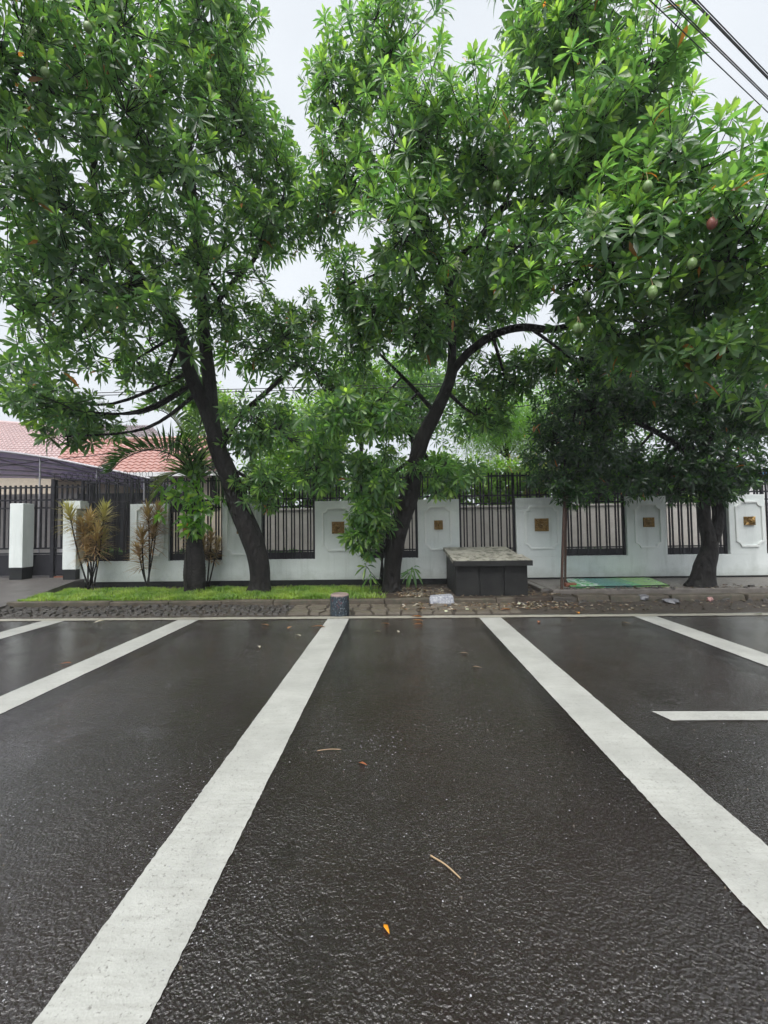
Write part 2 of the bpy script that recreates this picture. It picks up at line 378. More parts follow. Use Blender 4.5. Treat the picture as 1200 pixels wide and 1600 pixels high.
# ------------------------------------------------------------------ ground, road, verge
b = MB(); b.poly([(-400,-400,-.03),(400,-400,-.03),(400,900,-.03),(-400,900,-.03)])
tag(obj('ground', b, MAT['soil']), kind='structure')
b = MB(); b.poly([(-120,-60,0),(120,-60,0),(120,6.80,0),(-120,6.80,0)])
road = tag(obj('road', b, MAT['asphalt']), kind='structure')
def strip(name, x0, x1, y0, y1, z, m, par, jit=.0024, horiz=False, step=.017, skew=0):
    mb = MB()
    if not horiz:
        n = int((y1-y0)/step); a = b_ = 0.0; Ls = []; Rs = []
        for i in range(n+1):
            a = a*.8 + .5*random.uniform(-jit, jit); b_ = b_*.8 + .5*random.uniform(-jit, jit); y = y0 + (y1-y0)*i/n
            Ls.append((x0+a+random.uniform(-1,1)*jit, y, z)); Rs.append((x1+b_+random.uniform(-1,1)*jit, y, z))
    else:
        n = int((x1-x0)/step); a = b_ = 0.0; Ls = []; Rs = []
        for i in range(n+1):
            a = a*.8 + random.uniform(-jit, jit); b_ = b_*.8 + random.uniform(-jit, jit); x = x0 + (x1-x0)*i/n
            sk = skew*max(0, 1-i/1.0)
            Ls.append((x + (0 if i else 0), y1+a, z)); Rs.append((x + (skew if i == 0 else 0), y0+b_, z))
    mb.v = Ls + Rs; k = len(Ls)
    for i in range(k-1): mb.f.append((i, k+i, k+i+1, i+1))
    return obj(name, mb, m, par)
for (x0, x1) in ((-5.93,-5.55), (-3.62,-3.27), (-1.125,-.775), (1.345,1.70), (3.83,4.18), (6.30,6.65), (-8.4,-8.05)):
    strip('bay_line', x0, x1, -3, 6.55, .005, MAT['paint'], road)
strip('edge_line', -30, 30, 6.545, 6.70, .009, MAT['paint_edge'], road, .006, True)
strip('cross_line', 2.02, 5.9, 3.12, 3.27, .0051, MAT['paint'], road, .003, True, .08, .055)

verge = MB()
nx = 160; ys = [6.78, 6.95, 7.2, 7.45, 7.62]; zs = [-.004, .012, .022, .030, .034]
for i in range(nx+1):
    x = -40 + 80*i/nx
    for j in range(5): verge.v.append((x, ys[j], zs[j] + (random.uniform(-.006,.006) if 0 < j else 0)))
for i in range(nx):
    for j in range(4): a = i*5+j; verge.f.append((a, a+5, a+6, a+1))
vg = tag(obj('verge', verge, MAT['joint']), kind='structure')
def vz(y): return float(np.interp(y, ys, zs))
def voronoi_cells(x0, x1, y0, y1, size):
    pts = []; nxx = int((x1-x0)/size); nyy = max(2, int((y1-y0)/(size*.8)))
    for i in range(nxx):
        for j in range(nyy):
            pts.append((x0+(i+.5+random.uniform(-.38,.38))*(x1-x0)/nxx, y0+(j+.5+random.uniform(-.38,.38))*(y1-y0)/nyy))
    cells = []
    for p in pts:
        poly = [(x0,y0),(x1,y0),(x1,y1),(x0,y1)]
        for q in pts:
            if q is p or abs(q[0]-p[0]) > size*3 or abs(q[1]-p[1]) > size*3: continue
            mx_, my_ = (p[0]+q[0])/2, (p[1]+q[1])/2; dx, dy = q[0]-p[0], q[1]-p[1]
            out = []
            for k in range(len(poly)):
                a, c = poly[k], poly[(k+1) % len(poly)]
                da = (a[0]-mx_)*dx+(a[1]-my_)*dy; dc = (c[0]-mx_)*dx+(c[1]-my_)*dy
                if da <= 0: out.append(a)
                if da*dc < 0: t = da/(da-dc); out.append((a[0]+(c[0]-a[0])*t, a[1]+(c[1]-a[1])*t))
            poly = out
            if len(poly) < 3: break
        if len(poly) >= 3: cells.append((p, poly))
    return cells
for p, poly in voronoi_cells(-1.9, 2.15, 6.83, 7.55, .27):
    mb = MB(); c = Vector(p); tl = random.uniform(-.02,.02); h = random.uniform(.012,.03)
    pts = []
    for q in poly:
        v = Vector(q); v = c + (v-c)*random.uniform(.84,.93); pts.append((v.x, v.y, (v.x-c.x)*tl))
    z = vz(p[1]); mb.prism(pts, z-.03, z+h, .08); obj('paving_stone', mb, MAT['stone'], vg)
cob = MB()
for p, poly in voronoi_cells(-7.5, -1.9, 6.84, 7.56, .13):
    c = Vector(p); h = random.uniform(.005,.045); pts = []
    for q in poly:
        v = Vector(q); v = c + (v-c)*random.uniform(.72,.93); pts.append((v.x, v.y, random.uniform(-.012,.012)))
    z = vz(p[1]); cob.prism(pts, z-.03, z+h, .3)
tag(obj('cobbles', cob, MAT['cobble'], vg), kind='stuff')

# planting strip, kerb, driveway, right paving
GZ = .12
b = MB(); b.box(-7.55, 3.1, 7.70, 9.56, -.02, GZ)
strip_o = tag(obj('planting_bed', b, MAT['soil']), kind='structure')
kerb_e = root('kerb', None, None, (0, 7.62, 0)); tag(kerb_e, kind='structure')
x = -7.6
while x < 2.2:
    l = random.uniform(.9, 1.25); x1 = min(x+l, 2.25); d = random.uniform(-.012,.012); h = .130+random.uniform(-.012,.010)
    mb = MB(); mb.box(x+.004, x1-.004, 7.575+d, 7.72, -.02, h); obj('kerb_stone', mb, MAT['kerb'], kerb_e, bevel=.014); x = x1
for (xa, xb, y0, hh, sh) in ((2.95,3.42,7.60,.135,.02),(3.44,4.05,7.66,.15,.0),(4.07,5.2,7.70,.13,.01),(5.22,6.6,7.70,.125,0),(6.62,8.3,7.68,.13,0),(8.32,10.0,7.69,.12,0),(10.02,12,7.7,.12,0),(12.02,14,7.7,.12,0)):
    mb = MB(); mb.hexa([(xa,y0,-.02),(xb,y0+.01,-.02),(xb,7.97,-.02),(xa,7.97,-.02),(xa+.02,y0+.03,hh),(xb-.015,y0+.035,hh-sh),(xb-.01,7.97,hh),(xa+.01,7.97,hh-.01)])
    obj('kerb_stone', mb, MAT['joint'] if xa < 3.3 else MAT['kerb'], kerb_e, bevel=.018)
b = MB(); b.box(3.10, 40, 7.96, 9.56, -.02, .215); b.box(2.95, 3.10, 8.2, 9.5, -.02, .205)
tag(obj('pavement', b, MAT['slab'], bevel=.02), kind='structure')
b = MB()
prof = [(6.79, .002), (7.3, .05), (8.2, .17), (9.2, .33), (9.9, .35), (24, .36)]
for i, (y, z) in enumerate(prof):
    b.v += [(-40, y, z), (-7.56, y, z), (-7.56, y, -.03)]
for i in range(len(prof)-1):
    a = i*3; b.f.append((a, a+1, a+4, a+3)); b.f.append((a+1, a+2, a+5, a+4))
tag(obj('driveway', b, MAT['drive']), kind='structure')
b = MB(); b.box(-7.50, 40, 9.72, 60, -.02, .30)
tag(obj('garden_ground', b, MAT['soil']), kind='structure')

# ------------------------------------------------------------------ boundary wall
YW = 9.5; ZT = 2.14; ZS = .75; ZB = .255
def X(px, Y=YW): return wp(px, 830, Y).x
wall = root('boundary_wall', 'long white plastered garden wall with framed pillars and black base', 'wall', (0, YW, GZ))
b = MB(); b.box(X(121), 12.5, YW, YW+.2, ZB, ZS); obj('low_wall', b, MAT['wall'], wall, bevel=.006)
b = MB(); b.box(X(121)+.01, 12.49, YW+.015, YW+.19, -.01, ZB); obj('base_band', b, MAT['plinth'], wall)
pill = [(203,263,(213,256,790,868),None), (347,408,(355,400,788,866),(371,386,817,834)), (492,563,(505,549,794,860),(519,538,815,834)), (653,718,(665.5,703.5,791.5,858.5),(678.5,691.5,813,827.5)),
        (807,882,(822,870.5,791,857),(835.5,856,810,830)), (980,1042,(994,1031,788,855),(1005,1020.5,808.5,823.5)), (1140,1197,(1151.5,1189,783.5,853),(1162,1177.5,807,820.5)),
        (1290,1350,(1302,1338,783,850),(1312,1327,803,818))]
opens = []; prev = X(122)
for i, (a, c, mo, em) in enumerate(pill):
    xa, xb = X(a), X(c); opens.append((prev, xa)); prev = xb
    b = MB(); b.box(xa, xb, YW-.002, YW+.2, ZS-.005, ZT); p = obj('pillar', b, MAT['wall'], wall, bevel=.006)
    m0, m1 = wp(mo[0], mo[3], YW), wp(mo[1], mo[2], YW); x0, x1, z0, z1 = m0.x, m1.x, m0.z, m1.z
    r = .105; path = []
    def arc(cx, cz, a0, a1):
        for k in range(6): t = R(a0 + (a1-a0)*k/5); path.append((cx + r*math.cos(t), YW-.012, cz + r*math.sin(t)))
    def corner(cx, cz, sx, sz):       # concave quarter with small square shoulders
        pass
    arc(x0, z0, 90, 0); arc(x1, z0, 180, 90); arc(x1, z1, 270, 180); arc(x0, z1, 360, 270)
    b = MB(); b.tube(path, .030, 4, closed=True, phase=math.pi/4); obj('moulding', b, MAT['trim'], p)
    if em:
        e0, e1 = wp(em[0], em[3], YW), wp(em[1], em[2], YW); cx_, cz_ = (e0.x+e1.x)/2, (e0.z+e1.z)/2; hw, hh = (e1.x-e0.x)/2, (e1.z-e0.z)/2
        b = MB(); b.box(cx_-hw, cx_+hw, YW-.045, YW, cz_-hh, cz_+hh)
        yb = YW-.045
        b.tube([(cx_+hw*.42*math.cos(t), yb-.004, cz_+hh*.42*math.sin(t)) for t in np.linspace(0, 2*math.pi, 17)[:-1]], hw*.13, 6, closed=True)
        for (rr, yy) in ((hw*.33, 0),): 
            base = len(b.v); b.v.append((cx_, yb-.06, cz_))
            for q in (.55, 1.0):
                for k in range(12): t = 2*math.pi*k/12; b.v.append((cx_+rr*q*math.cos(t), yb-.06*math.cos(q*1.45), cz_+rr*q*math.sin(t)))
            for k in range(12):
                l = (k+1) % 12; b.f.append((base, base+1+l, base+1+k)); b.f.append((base+1+k, base+1+l, base+13+l, base+13+k))
        for k in range(16):
            t = 2*math.pi*k/16; ex = .92/max(abs(math.cos(t)), abs(math.sin(t)))
            b.tube([(cx_+hw*.56*math.cos(t), yb-.003, cz_+hh*.56*math.sin(t)), (cx_+hw*ex*math.cos(t), yb-.003, cz_+hh*ex*math.sin(t))], [hw*.07, hw*.12], 4)
        obj('plaque', b, MAT['brass'], p)
opens.append((prev, 12.5))

# iron fence on the wall
fence = root('iron_fence', 'black iron fence of paired bars set between and above the white pillars', 'fence', (0, YW+.1, ZS))
YF = YW+.10
def bar_mesh(name, w, h):
    return MB().box(-w/2, w/2, -w/2, w/2, 0, h).mesh(name)
ZF = 2.72
long_bar = bar_mesh('bar', .030, ZF+.05-ZS+.002); short_bar = bar_mesh('bar', .030, ZF+.05-ZT-.0); post_m = bar_mesh('post', .055, ZF-ZS+.03)
fo = Vector(fence.location)
def put(name, me, x, y, z, par, m): return link(name, me, m, par, Vector((x, y, z)) - offs(par))
for (xa, xb) in opens:
    if xa > 10.5: break
    put('post', post_m, xa+.03, YF, ZS, fence, MAT['iron']); put('post', post_m, xb-.03, YF, ZS, fence, MAT['iron'])
    w = xb-xa; k = max(3, round((w-.12)/.215)); 
    for i in range(k):
        c = xa+.06 + (w-.12)*(i+.5)/k
        for s in (-.034, .034): put('bar', long_bar, c+s, YF, ZS-.002, fence, MAT['iron'])
    for z in (ZS+.20, 2.03):
        b = MB(); b.box(xa+.058, xb-.058, YF-.012, YF+.012, z-.016, z+.016); obj('rail', b, MAT['iron'], fence)
    b = MB(); b.box(xa+.058, xb-.058, YF-.005, YF+.005, ZS+.004, ZS+.17); obj('kick_plate', b, MAT['iron'], fence)
for (a, c, mo, em) in pill:
    xa, xb = X(a), X(c)
    if xa > 10.5: break
    k = max(3, round((xb-xa)/.215))
    for i in range(k):
        cc = xa + (xb-xa)*(i+.5)/k
        for s in (-.034, .034): put('bar', short_bar, cc+s, YF, ZT-.002, fence, MAT['iron'])
for z in (2.215, ZF-.03):
    b = MB(); b.box(X(122), 12.4, YF-.0155, YF+.0155, z-.018, z+.018); obj('rail', b, MAT['iron'], fence)
# gate pillars and gate
def gate_pillar(px0, px1, y0, dep, top, base, plinth, label, cap=False):
    a, c = wp(px0, 830, y0).x, wp(px1, 830, y0).x
    g = root('gate_pillar', label, 'pillar', ((a+c)/2, y0, base), 'white pillars of the gateway')
    b = MB(); b.box(a, c, y0, y0+dep, plinth, top)
    if cap: b.box(a+.03, c+.10, y0-.01, y0+dep-.01, top-.14, top+.05)
    obj('shaft', b, MAT['wall'], g, bevel=.008)
    b = MB(); b.box(a+.012, c-.012, y0+.012, y0+dep-.012, base-.03, plinth); obj('plinth', b, MAT['plinth'], g)
gate_pillar(14.5, 35.5, 9.45, .30, 2.20, .335, .63, 'free standing square white gate pillar in front of the black gate, nearest the left edge')
gate_pillar(98, 119, 9.36, .32, 2.18, .325, .58, 'white gate pillar with a raised cap at the end of the garden wall', True)
gate = root('iron_gate', 'tall black iron driveway gate with solid lower panels', 'gate', (-8.6, 9.80, .345))
YG = 9.80
gb = bar_mesh('bar', .034, 1.62)
for x in np.arange(-13.0, -7.62, .135):
    if abs(x+8.62) < .06: continue
    put('bar', gb, float(x), YG, 1.06, gate, MAT['iron'])
for (xa, xb) in ((-13.1, -8.66), (-8.57, -7.6)):
    b = MB(); b.box(xa, xb, YG-.012, YG+.012, .40, .92); obj('lower_panel', b, MAT['iron'], gate)
    for z in (.95, 1.08, 2.10, 2.30, 2.62):
        b = MB(); b.box(xa, xb, YG-.02, YG+.02, z-.02, z+.02); obj('rail', b, MAT['iron'], gate)
b = MB(); b.box(-8.66, -8.57, YG-.05, YG+.05, .34, 2.82); obj('gate_post', b, MAT['iron'], gate)
b = MB(); b.box(-7.66, -7.58, YG-.04, YG+.04, .34, 2.72); obj('gate_post', b, MAT['iron'], gate)
b = MB(); b.box(-8.58, -7.64, YG-.03, YG+.03, .345, .375); obj('threshold', b, MAT['brick'], gate)
b = MB()
for k in range(5): 
    cx_ = -8.4+.2*k; b.poly([(cx_, YG-.024, 1.055), (cx_-.03, YG-.024, 1.02), (cx_, YG-.024, .955), (cx_+.03, YG-.024, 1.02)])
obj('leaf_ornament', b, MAT['metal'], gate)
# coiled wire over the fence
b = MB(); pts = []
x0, x1 = -8.55, -5.9
for i in range(360):
    t = i/359; a = t*2*math.pi*17; pts.append((x0+(x1-x0)*t + .05*math.cos(a*1.0), YG-.06 - .2*min(1, max(0, (x0+(x1-x0)*t+7.7)*4))*0.7 + .06*math.cos(a), 2.86+.10*math.sin(a)))
b.tube(pts, .007, 4); rz = obj('coiled_wire', b, MAT['iron'], smooth=True); tag(rz, 'coil of dark security wire running along the top of the black fence', 'wire')

# inner wall and things in the garden behind the fence
inner = MB(); inner.box(X(395, 11.6), 14, 11.6, 11.8, .28, 2.02); inner.box(X(395, 11.6)-.0, 14.02, 11.57, 11.83, 2.02, 2.08)
tag(obj('inner_wall', inner, MAT['inner'], origin=(0, 11.6, .3), bevel=.008), 'bare grey rendered wall behind the black fence bars', 'wall')
inner = MB(); inner.box(-7.3, X(395, 11.6)-.02, 11.62, 11.82, .28, 2.02)
tag(obj('inner_wall', inner, MAT['cream'], origin=(-5, 11.62, .3), bevel=.008), 'cream rendered low wall behind the leftmost fence openings', 'wall')

# ------------------------------------------------------------------ leaves
def add_mesh_np(name, V, T, C=None, m=None, parent=None, loc=(0,0,0), smooth=True):
    me = bpy.data.meshes.new(name)
    V = np.ascontiguousarray(V, dtype=np.float32); T = np.ascontiguousarray(T, dtype=np.int32)
    me.vertices.add(len(V)); me.vertices.foreach_set('co', V.ravel())
    me.loops.add(T.size); me.loops.foreach_set('vertex_index', T.ravel())
    me.polygons.add(len(T)); me.polygons.foreach_set('loop_start', np.arange(0, T.size, 3, dtype=np.int32))
    if smooth: me.polygons.foreach_set('use_smooth', np.ones(len(T), dtype=bool))
    me.update(calc_edges=True)
    if C is not None:
        at = me.color_attributes.new('lc', 'FLOAT_COLOR', 'POINT')
        at.data.foreach_set('color', np.ascontiguousarray(np.c_[C, np.ones(len(C))], dtype=np.float32).ravel())
    if m is not None: me.materials.append(m)
    return me
def nrm(a): return a/np.maximum(np.linalg.norm(a, axis=-1, keepdims=True), 1e-9)
LT = np.array([[0,1,2],[0,2,3],[1,4,5],[1,5,2],[2,5,6],[2,6,3],[4,7,5],[5,7,6]])
def leaf_np(P, A, Nn, Ln, Wd, droop, fold=.25, shape=(.34, .62, .70, 1.0)):
    """P base, A direction, Nn normal hint, all (n,3); returns verts (n*8,3), tris"""
    n = len(P); A = nrm(A); Sd = nrm(np.cross(A, Nn)); Up = np.cross(Sd, A)
    Ln = Ln[:, None]; Wd = Wd[:, None]; g = np.array([0, 0, -1.0]); dr = droop[:, None]
    def at(t): return P + A*Ln*t + g*(dr*Ln*t*t)
    t1, w1, t2, w2 = shape
    c1, c2 = at(t1), at(t2)
    h1, h2 = Wd*w1/2, Wd*w2/2
    V = np.stack([P, c1-Sd*h1+Up*h1*fold, c1, c1+Sd*h1+Up*h1*fold, c2-Sd*h2+Up*h2*fold, c2, c2+Sd*h2+Up*h2*fold, at(1.0)], 1)
    T = (np.arange(n)*8)[:, None, None] + LT[None]
    return V.reshape(-1, 3), T.reshape(-1, 3)
def leaf_colors(n, base, young, dark, yfrac):
    u = rng.random((n, 1)); c = np.array(dark)*(1-u) + np.array(base)*u
    y = np.clip(yfrac, 0, 1)[:, None]; c = c*(1-y) + np.array(young)*y
    return c*(.8+.4*rng.random((n, 1)))
def rosettes(pos, axis, k, L0, W0, pal, spread=(.35, 1.75), droop=(.05,.45), dead=.004):
    """k leaves spiralling round each axis; centre leaves young and upright"""
    n = len(pos); axis = nrm(axis)
    t1 = nrm(np.cross(axis, np.array([.31,.17,.93]) + rng.normal(0,.05,(n,3)))); t2 = np.cross(axis, t1)
    j = np.tile(np.arange(k), n); ri = np.repeat(np.arange(n), k)
    ph = j*2.39996 + np.repeat(rng.random(n)*6.28, k) + rng.normal(0,.15,n*k)
    q = (j+.5)/k
    el = spread[0] + (spread[1]-spread[0])*q**.8 + rng.normal(0,.10,n*k)
    ax = axis[ri]; rad = t1[ri]*np.cos(ph)[:,None] + t2[ri]*np.sin(ph)[:,None]
    A = ax*np.cos(el)[:,None] + rad*np.sin(el)[:,None]
    Nn = ax*np.sin(el)[:,None] - rad*np.cos(el)[:,None] + rng.normal(0,.18,(n*k,3))
    sz = np.repeat(rng.uniform(.78,1.2,n), k)
    Ln = L0*sz*(.55+.45*np.sin(np.clip(q*1.25+.25,0,1.5)))*rng.uniform(.85,1.15,n*k); Wd = W0*sz*rng.uniform(.85,1.15,n*k)
    P = pos[ri] + ax*((.5-q)*L0*.38)[:,None] + rad*.008
    dr = rng.uniform(droop[0], droop[1], n*k)*(.4+q)
    ybase = np.repeat(np.clip(rng.normal(.42,.32,n),0,1), k)
    yf = np.clip(1.15-q*2.4, 0, 1)*ybase
    C = leaf_colors(n*k, pal[0], pal[1], pal[2], yf)
    if dead > 0:
        dm = (rng.random(n*k) < dead) & (q > .55); C[dm] = np.array([.40,.15,.045])*rng.uniform(.7,1.2,(dm.sum(),1)); dr[dm] += .5
    V, T = leaf_np(P, A, Nn, Ln, Wd, dr)
    return V, T, np.repeat(C, 8, axis=0)
PAL = ((.106,.205,.062), (.29,.42,.085), (.042,.104,.046))
PAL_DARK = ((.026,.072,.024), (.11,.24,.045), (.012,.036,.016))
PAL_LIME = ((.15,.27,.045), (.28,.38,.06), (.07,.15,.03))
_vars = {}
def rosette_variants(key, k, L0, W0, pal, cnt=7):
    if key not in _vars:
        out = []
        for i in range(cnt):
            V, T, C = rosettes(np.zeros((1,3)), np.array([[0,0,1.0]]), k, L0, W0, pal, dead=.005)
            out.append(add_mesh_np('leaf_cluster', V, T, C, MAT['leaf']))
        _vars[key] = out
    return _vars[key]

TREES = {}
def build_tree(name, label, group, base, limbs, lobes, k=15, L0=.245, W0=.058, pal=PAL, n_parts=150, twig=True, vkey='a', leafmat='leaf', jit=.035, dens=1.4):
    t = root(name, label, 'tree', base, group); bo = np.array(base)
    tb = MB(); nodes = []
    for li, (pts, rad) in enumerate(limbs):
        P = catmull(pts, 7); rr = lerp_list(rad, 7)
        if li == 0:                       # flare at the foot
            rr = [r*(1 + .45*math.exp(-max(0, P[i].z-base[2])*9)) for i, r in enumerate(rr)]
        P = [p + Vector((math.sin(p.z*3.3+li*2), math.cos(p.z*2.7+li), 0))*(.10*rr[i]) for i, p in enumerate(P)]
        tb.tube(P, rr, 20 if li == 0 else 12, relief=.055 if li == 0 else .04)
        nodes += [(p, r) for p, r in zip(P, rr)]
    obj('trunk', tb, MAT['bark'], t, smooth=True)
    NP = np.array([tuple(p) for p, r in nodes]); NR = np.array([r for p, r in nodes])
    up = NP[:, 2] > base[2] + 1.3
    NPu, NRu = NP[up], NR[up]
    br = MB(); RP = []; RA = []; RS = []
    for lb in lobes:
        px, py, Y, rx, ry, rd, cnt = lb[:7]; cnt = int(cnt*dens); opt = lb[7] if len(lb) > 7 else {}
        c = np.array(wp(px, py, Y)); ax = np.array([rx*Y/F, rd, ry*Y/F])
        d = np.linalg.norm(NPu - c, axis=1) + .9*np.maximum(0, c[2]+.5-NPu[:,2]) ; i0 = int(np.argmin(d)); a0 = NPu[i0]
        r0 = min(.05, NRu[i0]*.6)
        mid = (a0+c)/2 + np.array([random.uniform(-.2,.2), random.uniform(-.2,.2), -.12*np.linalg.norm(c-a0)])
        bp = catmull([a0, mid, c], 5); br.tube(bp, [r0 + (.016-r0)*i/(len(bp)-1) for i in range(len(bp))], 6, cap=False, jit=.08)
        u = rng.normal(size=(cnt, 3)); u = nrm(u); rr = (.25 + .75*rng.random(cnt)**.5)[:, None]
        # clumps, not an even cloud
        nc = max(4, cnt//9); cc = nrm(rng.normal(size=(nc, 3)))*(.35+.6*rng.random(nc)**.6)[:, None]
        pick = rng.integers(0, nc, cnt); pos = .40*(cc[pick] + rng.normal(0,.22,(cnt,3))) + .60*u*rr
        l2 = np.linalg.norm(pos, axis=1, keepdims=True); pos = np.where(l2 > .82, pos/l2*.82, pos)*1.3
        outw = nrm(pos/ax*ax.mean()); P = c + pos*ax
        A = outw*opt.get('out', .75) + np.array([0,0,opt.get('up', .55)]) + rng.normal(0,.33,(cnt,3)) + np.array([0,-.12,0])
        RP.append(P); RA.append(A); RS.append(np.full(cnt, opt.get('s', 1.0)))
        # branchlets to clump centres, twigs to each rosette
        hubs = c + cc*.5*ax
        bpn = np.array([tuple(q) for q in bp])
        for h in hubs:
            s0 = bpn[int(np.argmin(np.linalg.norm(bpn-h, axis=1)))]
            m2 = (s0+h)/2 + rng.normal(0,.08,3); br.tube([s0, m2, h], [.016,.012,.008], 4, cap=False)
        if twig:
            for p in P:
                h = hubs[int(np.argmin(np.linalg.norm(hubs-p, axis=1)))]
                br.tube([h, (h+p)/2 + np.array([0,0,-.04]), p], [.008,.006,.006], 3, cap=False)
    tag(obj('branches', br, MAT['bark'], t, smooth=True), kind='stuff')
    P = np.concatenate(RP); A = nrm(np.concatenate(RA)); Sc = np.concatenate(RS)
    x, y, z = proj(P); vis = (x > -20) & (x < 1220) & (y > -20) & (z > 1)
    order = np.argsort(np.where(vis, z - .25*(Sc-1), 1e9))
    sel = order[:n_parts]; rest = np.setdiff1d(np.arange(len(P)), sel)
    var = rosette_variants(vkey, k, L0, W0, pal)
    for i in sel:
        if not vis[i]: continue
        o = link('leaf_cluster', random.choice(var), None, t, Vector(P[i]) - Vector(base))
        q = Vector(A[i]).to_track_quat('Z', 'Y'); o.rotation_mode = 'QUATERNION'
        o.rotation_quaternion = q @ Quaternion((0,0,1), random.uniform(0, 6.28)); s = Sc[i]*random.uniform(.85,1.15); o.scale = (s, s, s)
    Vs, Ts, Cs = [], [], []; nb = 0
    for s in np.unique(Sc[rest]):
        ii = rest[Sc[rest] == s]
        V, T, C = rosettes(P[ii], A[ii], k, L0*s, W0*s, pal)
        Vs.append(V); Ts.append(T+nb); Cs.append(C); nb += len(V)
    me = add_mesh_np('crown', np.concatenate(Vs) - bo, np.concatenate(Ts), np.concatenate(Cs), MAT[leafmat])
    tag(link('crown', me, None, t), kind='stuff')
    TREES[name+label[:12]] = (t, P, A)
    return t, P, A
def hang_at(P, px, py, maxz=9):
    x, y, z = proj(P); h = np.hypot(x-px, y-py); d = np.where(h < 28, z, 50 + h); return P[int(np.argmin(d))]

GB = lambda px, py: gp(px, py, GZ)
q = wp
# --- left tree
b1 = GB(404, 926); Y1 = b1.y
T1, P1, A1 = build_tree('street_tree', 'broadleaf street tree whose trunk leans left and forks low, beside the palm', 'street trees along the kerb', tuple(b1), [
    ([b1+Vector((0,0,-.1)), q(404,880,Y1), q(393,835,Y1-.02), q(368,780,Y1-.05), q(350,725,Y1-.1), q(338,685,Y1-.15)], [.215,.215,.225,.20,.19,.185]),
    ([q(338,690,Y1-.15), q(322,640,Y1-.2), q(300,590,Y1-.35), q(280,520,Y1-.6), q(235,455,Y1-.9), q(180,392,Y1-1.2), q(110,330,Y1-1.6), q(30,275,Y1-2.0)], [.18,.16,.14,.13,.115,.10,.085,.06]),
    ([q(336,690,Y1-.15), q(330,630,Y1-.1), q(324,570,Y1-.15), q(318,500,Y1-.3), q(312,400,Y1-.6), q(300,300,Y1-.9), q(296,200,Y1-1.2), q(320,90,Y1-1.5)], [.17,.145,.135,.12,.10,.08,.06,.04]),
    ([q(345,700,Y1-.1), q(362,668,Y1-.1), q(385,640,Y1), q(430,600,Y1+.1), q(470,560,Y1+.1)], [.10,.075,.055,.045,.03]),
    ([q(318,500,Y1-.3), q(365,440,Y1-.2), q(400,400,Y1-.3), q(420,330,Y1-.5)], [.07,.05,.04,.03]),
    ([q(180,392,Y1-1.2), q(150,320,Y1-1.6), q(150,220,Y1-2.0), q(170,120,Y1-2.2)], [.08,.06,.05,.03])],
    [(335,55,7.0,85,125,1.5,150), (180,60,6.0,160,150,1.5,190), (30,110,5.3,120,170,1.4,150), (375,215,7.4,75,110,1.3,110),
     (240,250,6.6,160,140,1.5,180), (55,310,6.0,130,130,1.5,130), (405,345,7.9,75,85,1.1,90), (150,450,6.8,150,110,1.4,135),
     (330,440,7.8,105,100,1.2,120), (40,560,7.4,110,95,1.3,34), (215,560,8.0,110,90,1.2,65), (425,545,8.6,85,70,.9,95), (95,640,7.3,85,40,.9,38, {'up':.1,'s':.95}),
     (420,670,8.7,80,70,.7,85, {'up':.2}), (425,755,8.5,55,45,.5,48, {'up':.1,'s':.9}), (490,715,8.3,55,60,.6,48, {'up':.1}), (500,600,8.9,55,60,.8,50),
     (445,285,7.9,40,85,.9,60), (470,505,8.8,50,50,.7,50), (105,682,7.3,50,28,.5,18, {'up':.0}), (30,485,6.6,95,80,1.2,42), (60,620,7.8,90,50,1.0,36), (140,650,7.9,50,35,.7,28, {'up':.1}), (265,595,8.9,70,45,.6,50), (-90,120,6.0,80,160,1.4,45), (300,-150,6.8,200,110,1.6,60)], n_parts=170, dens=1.12)
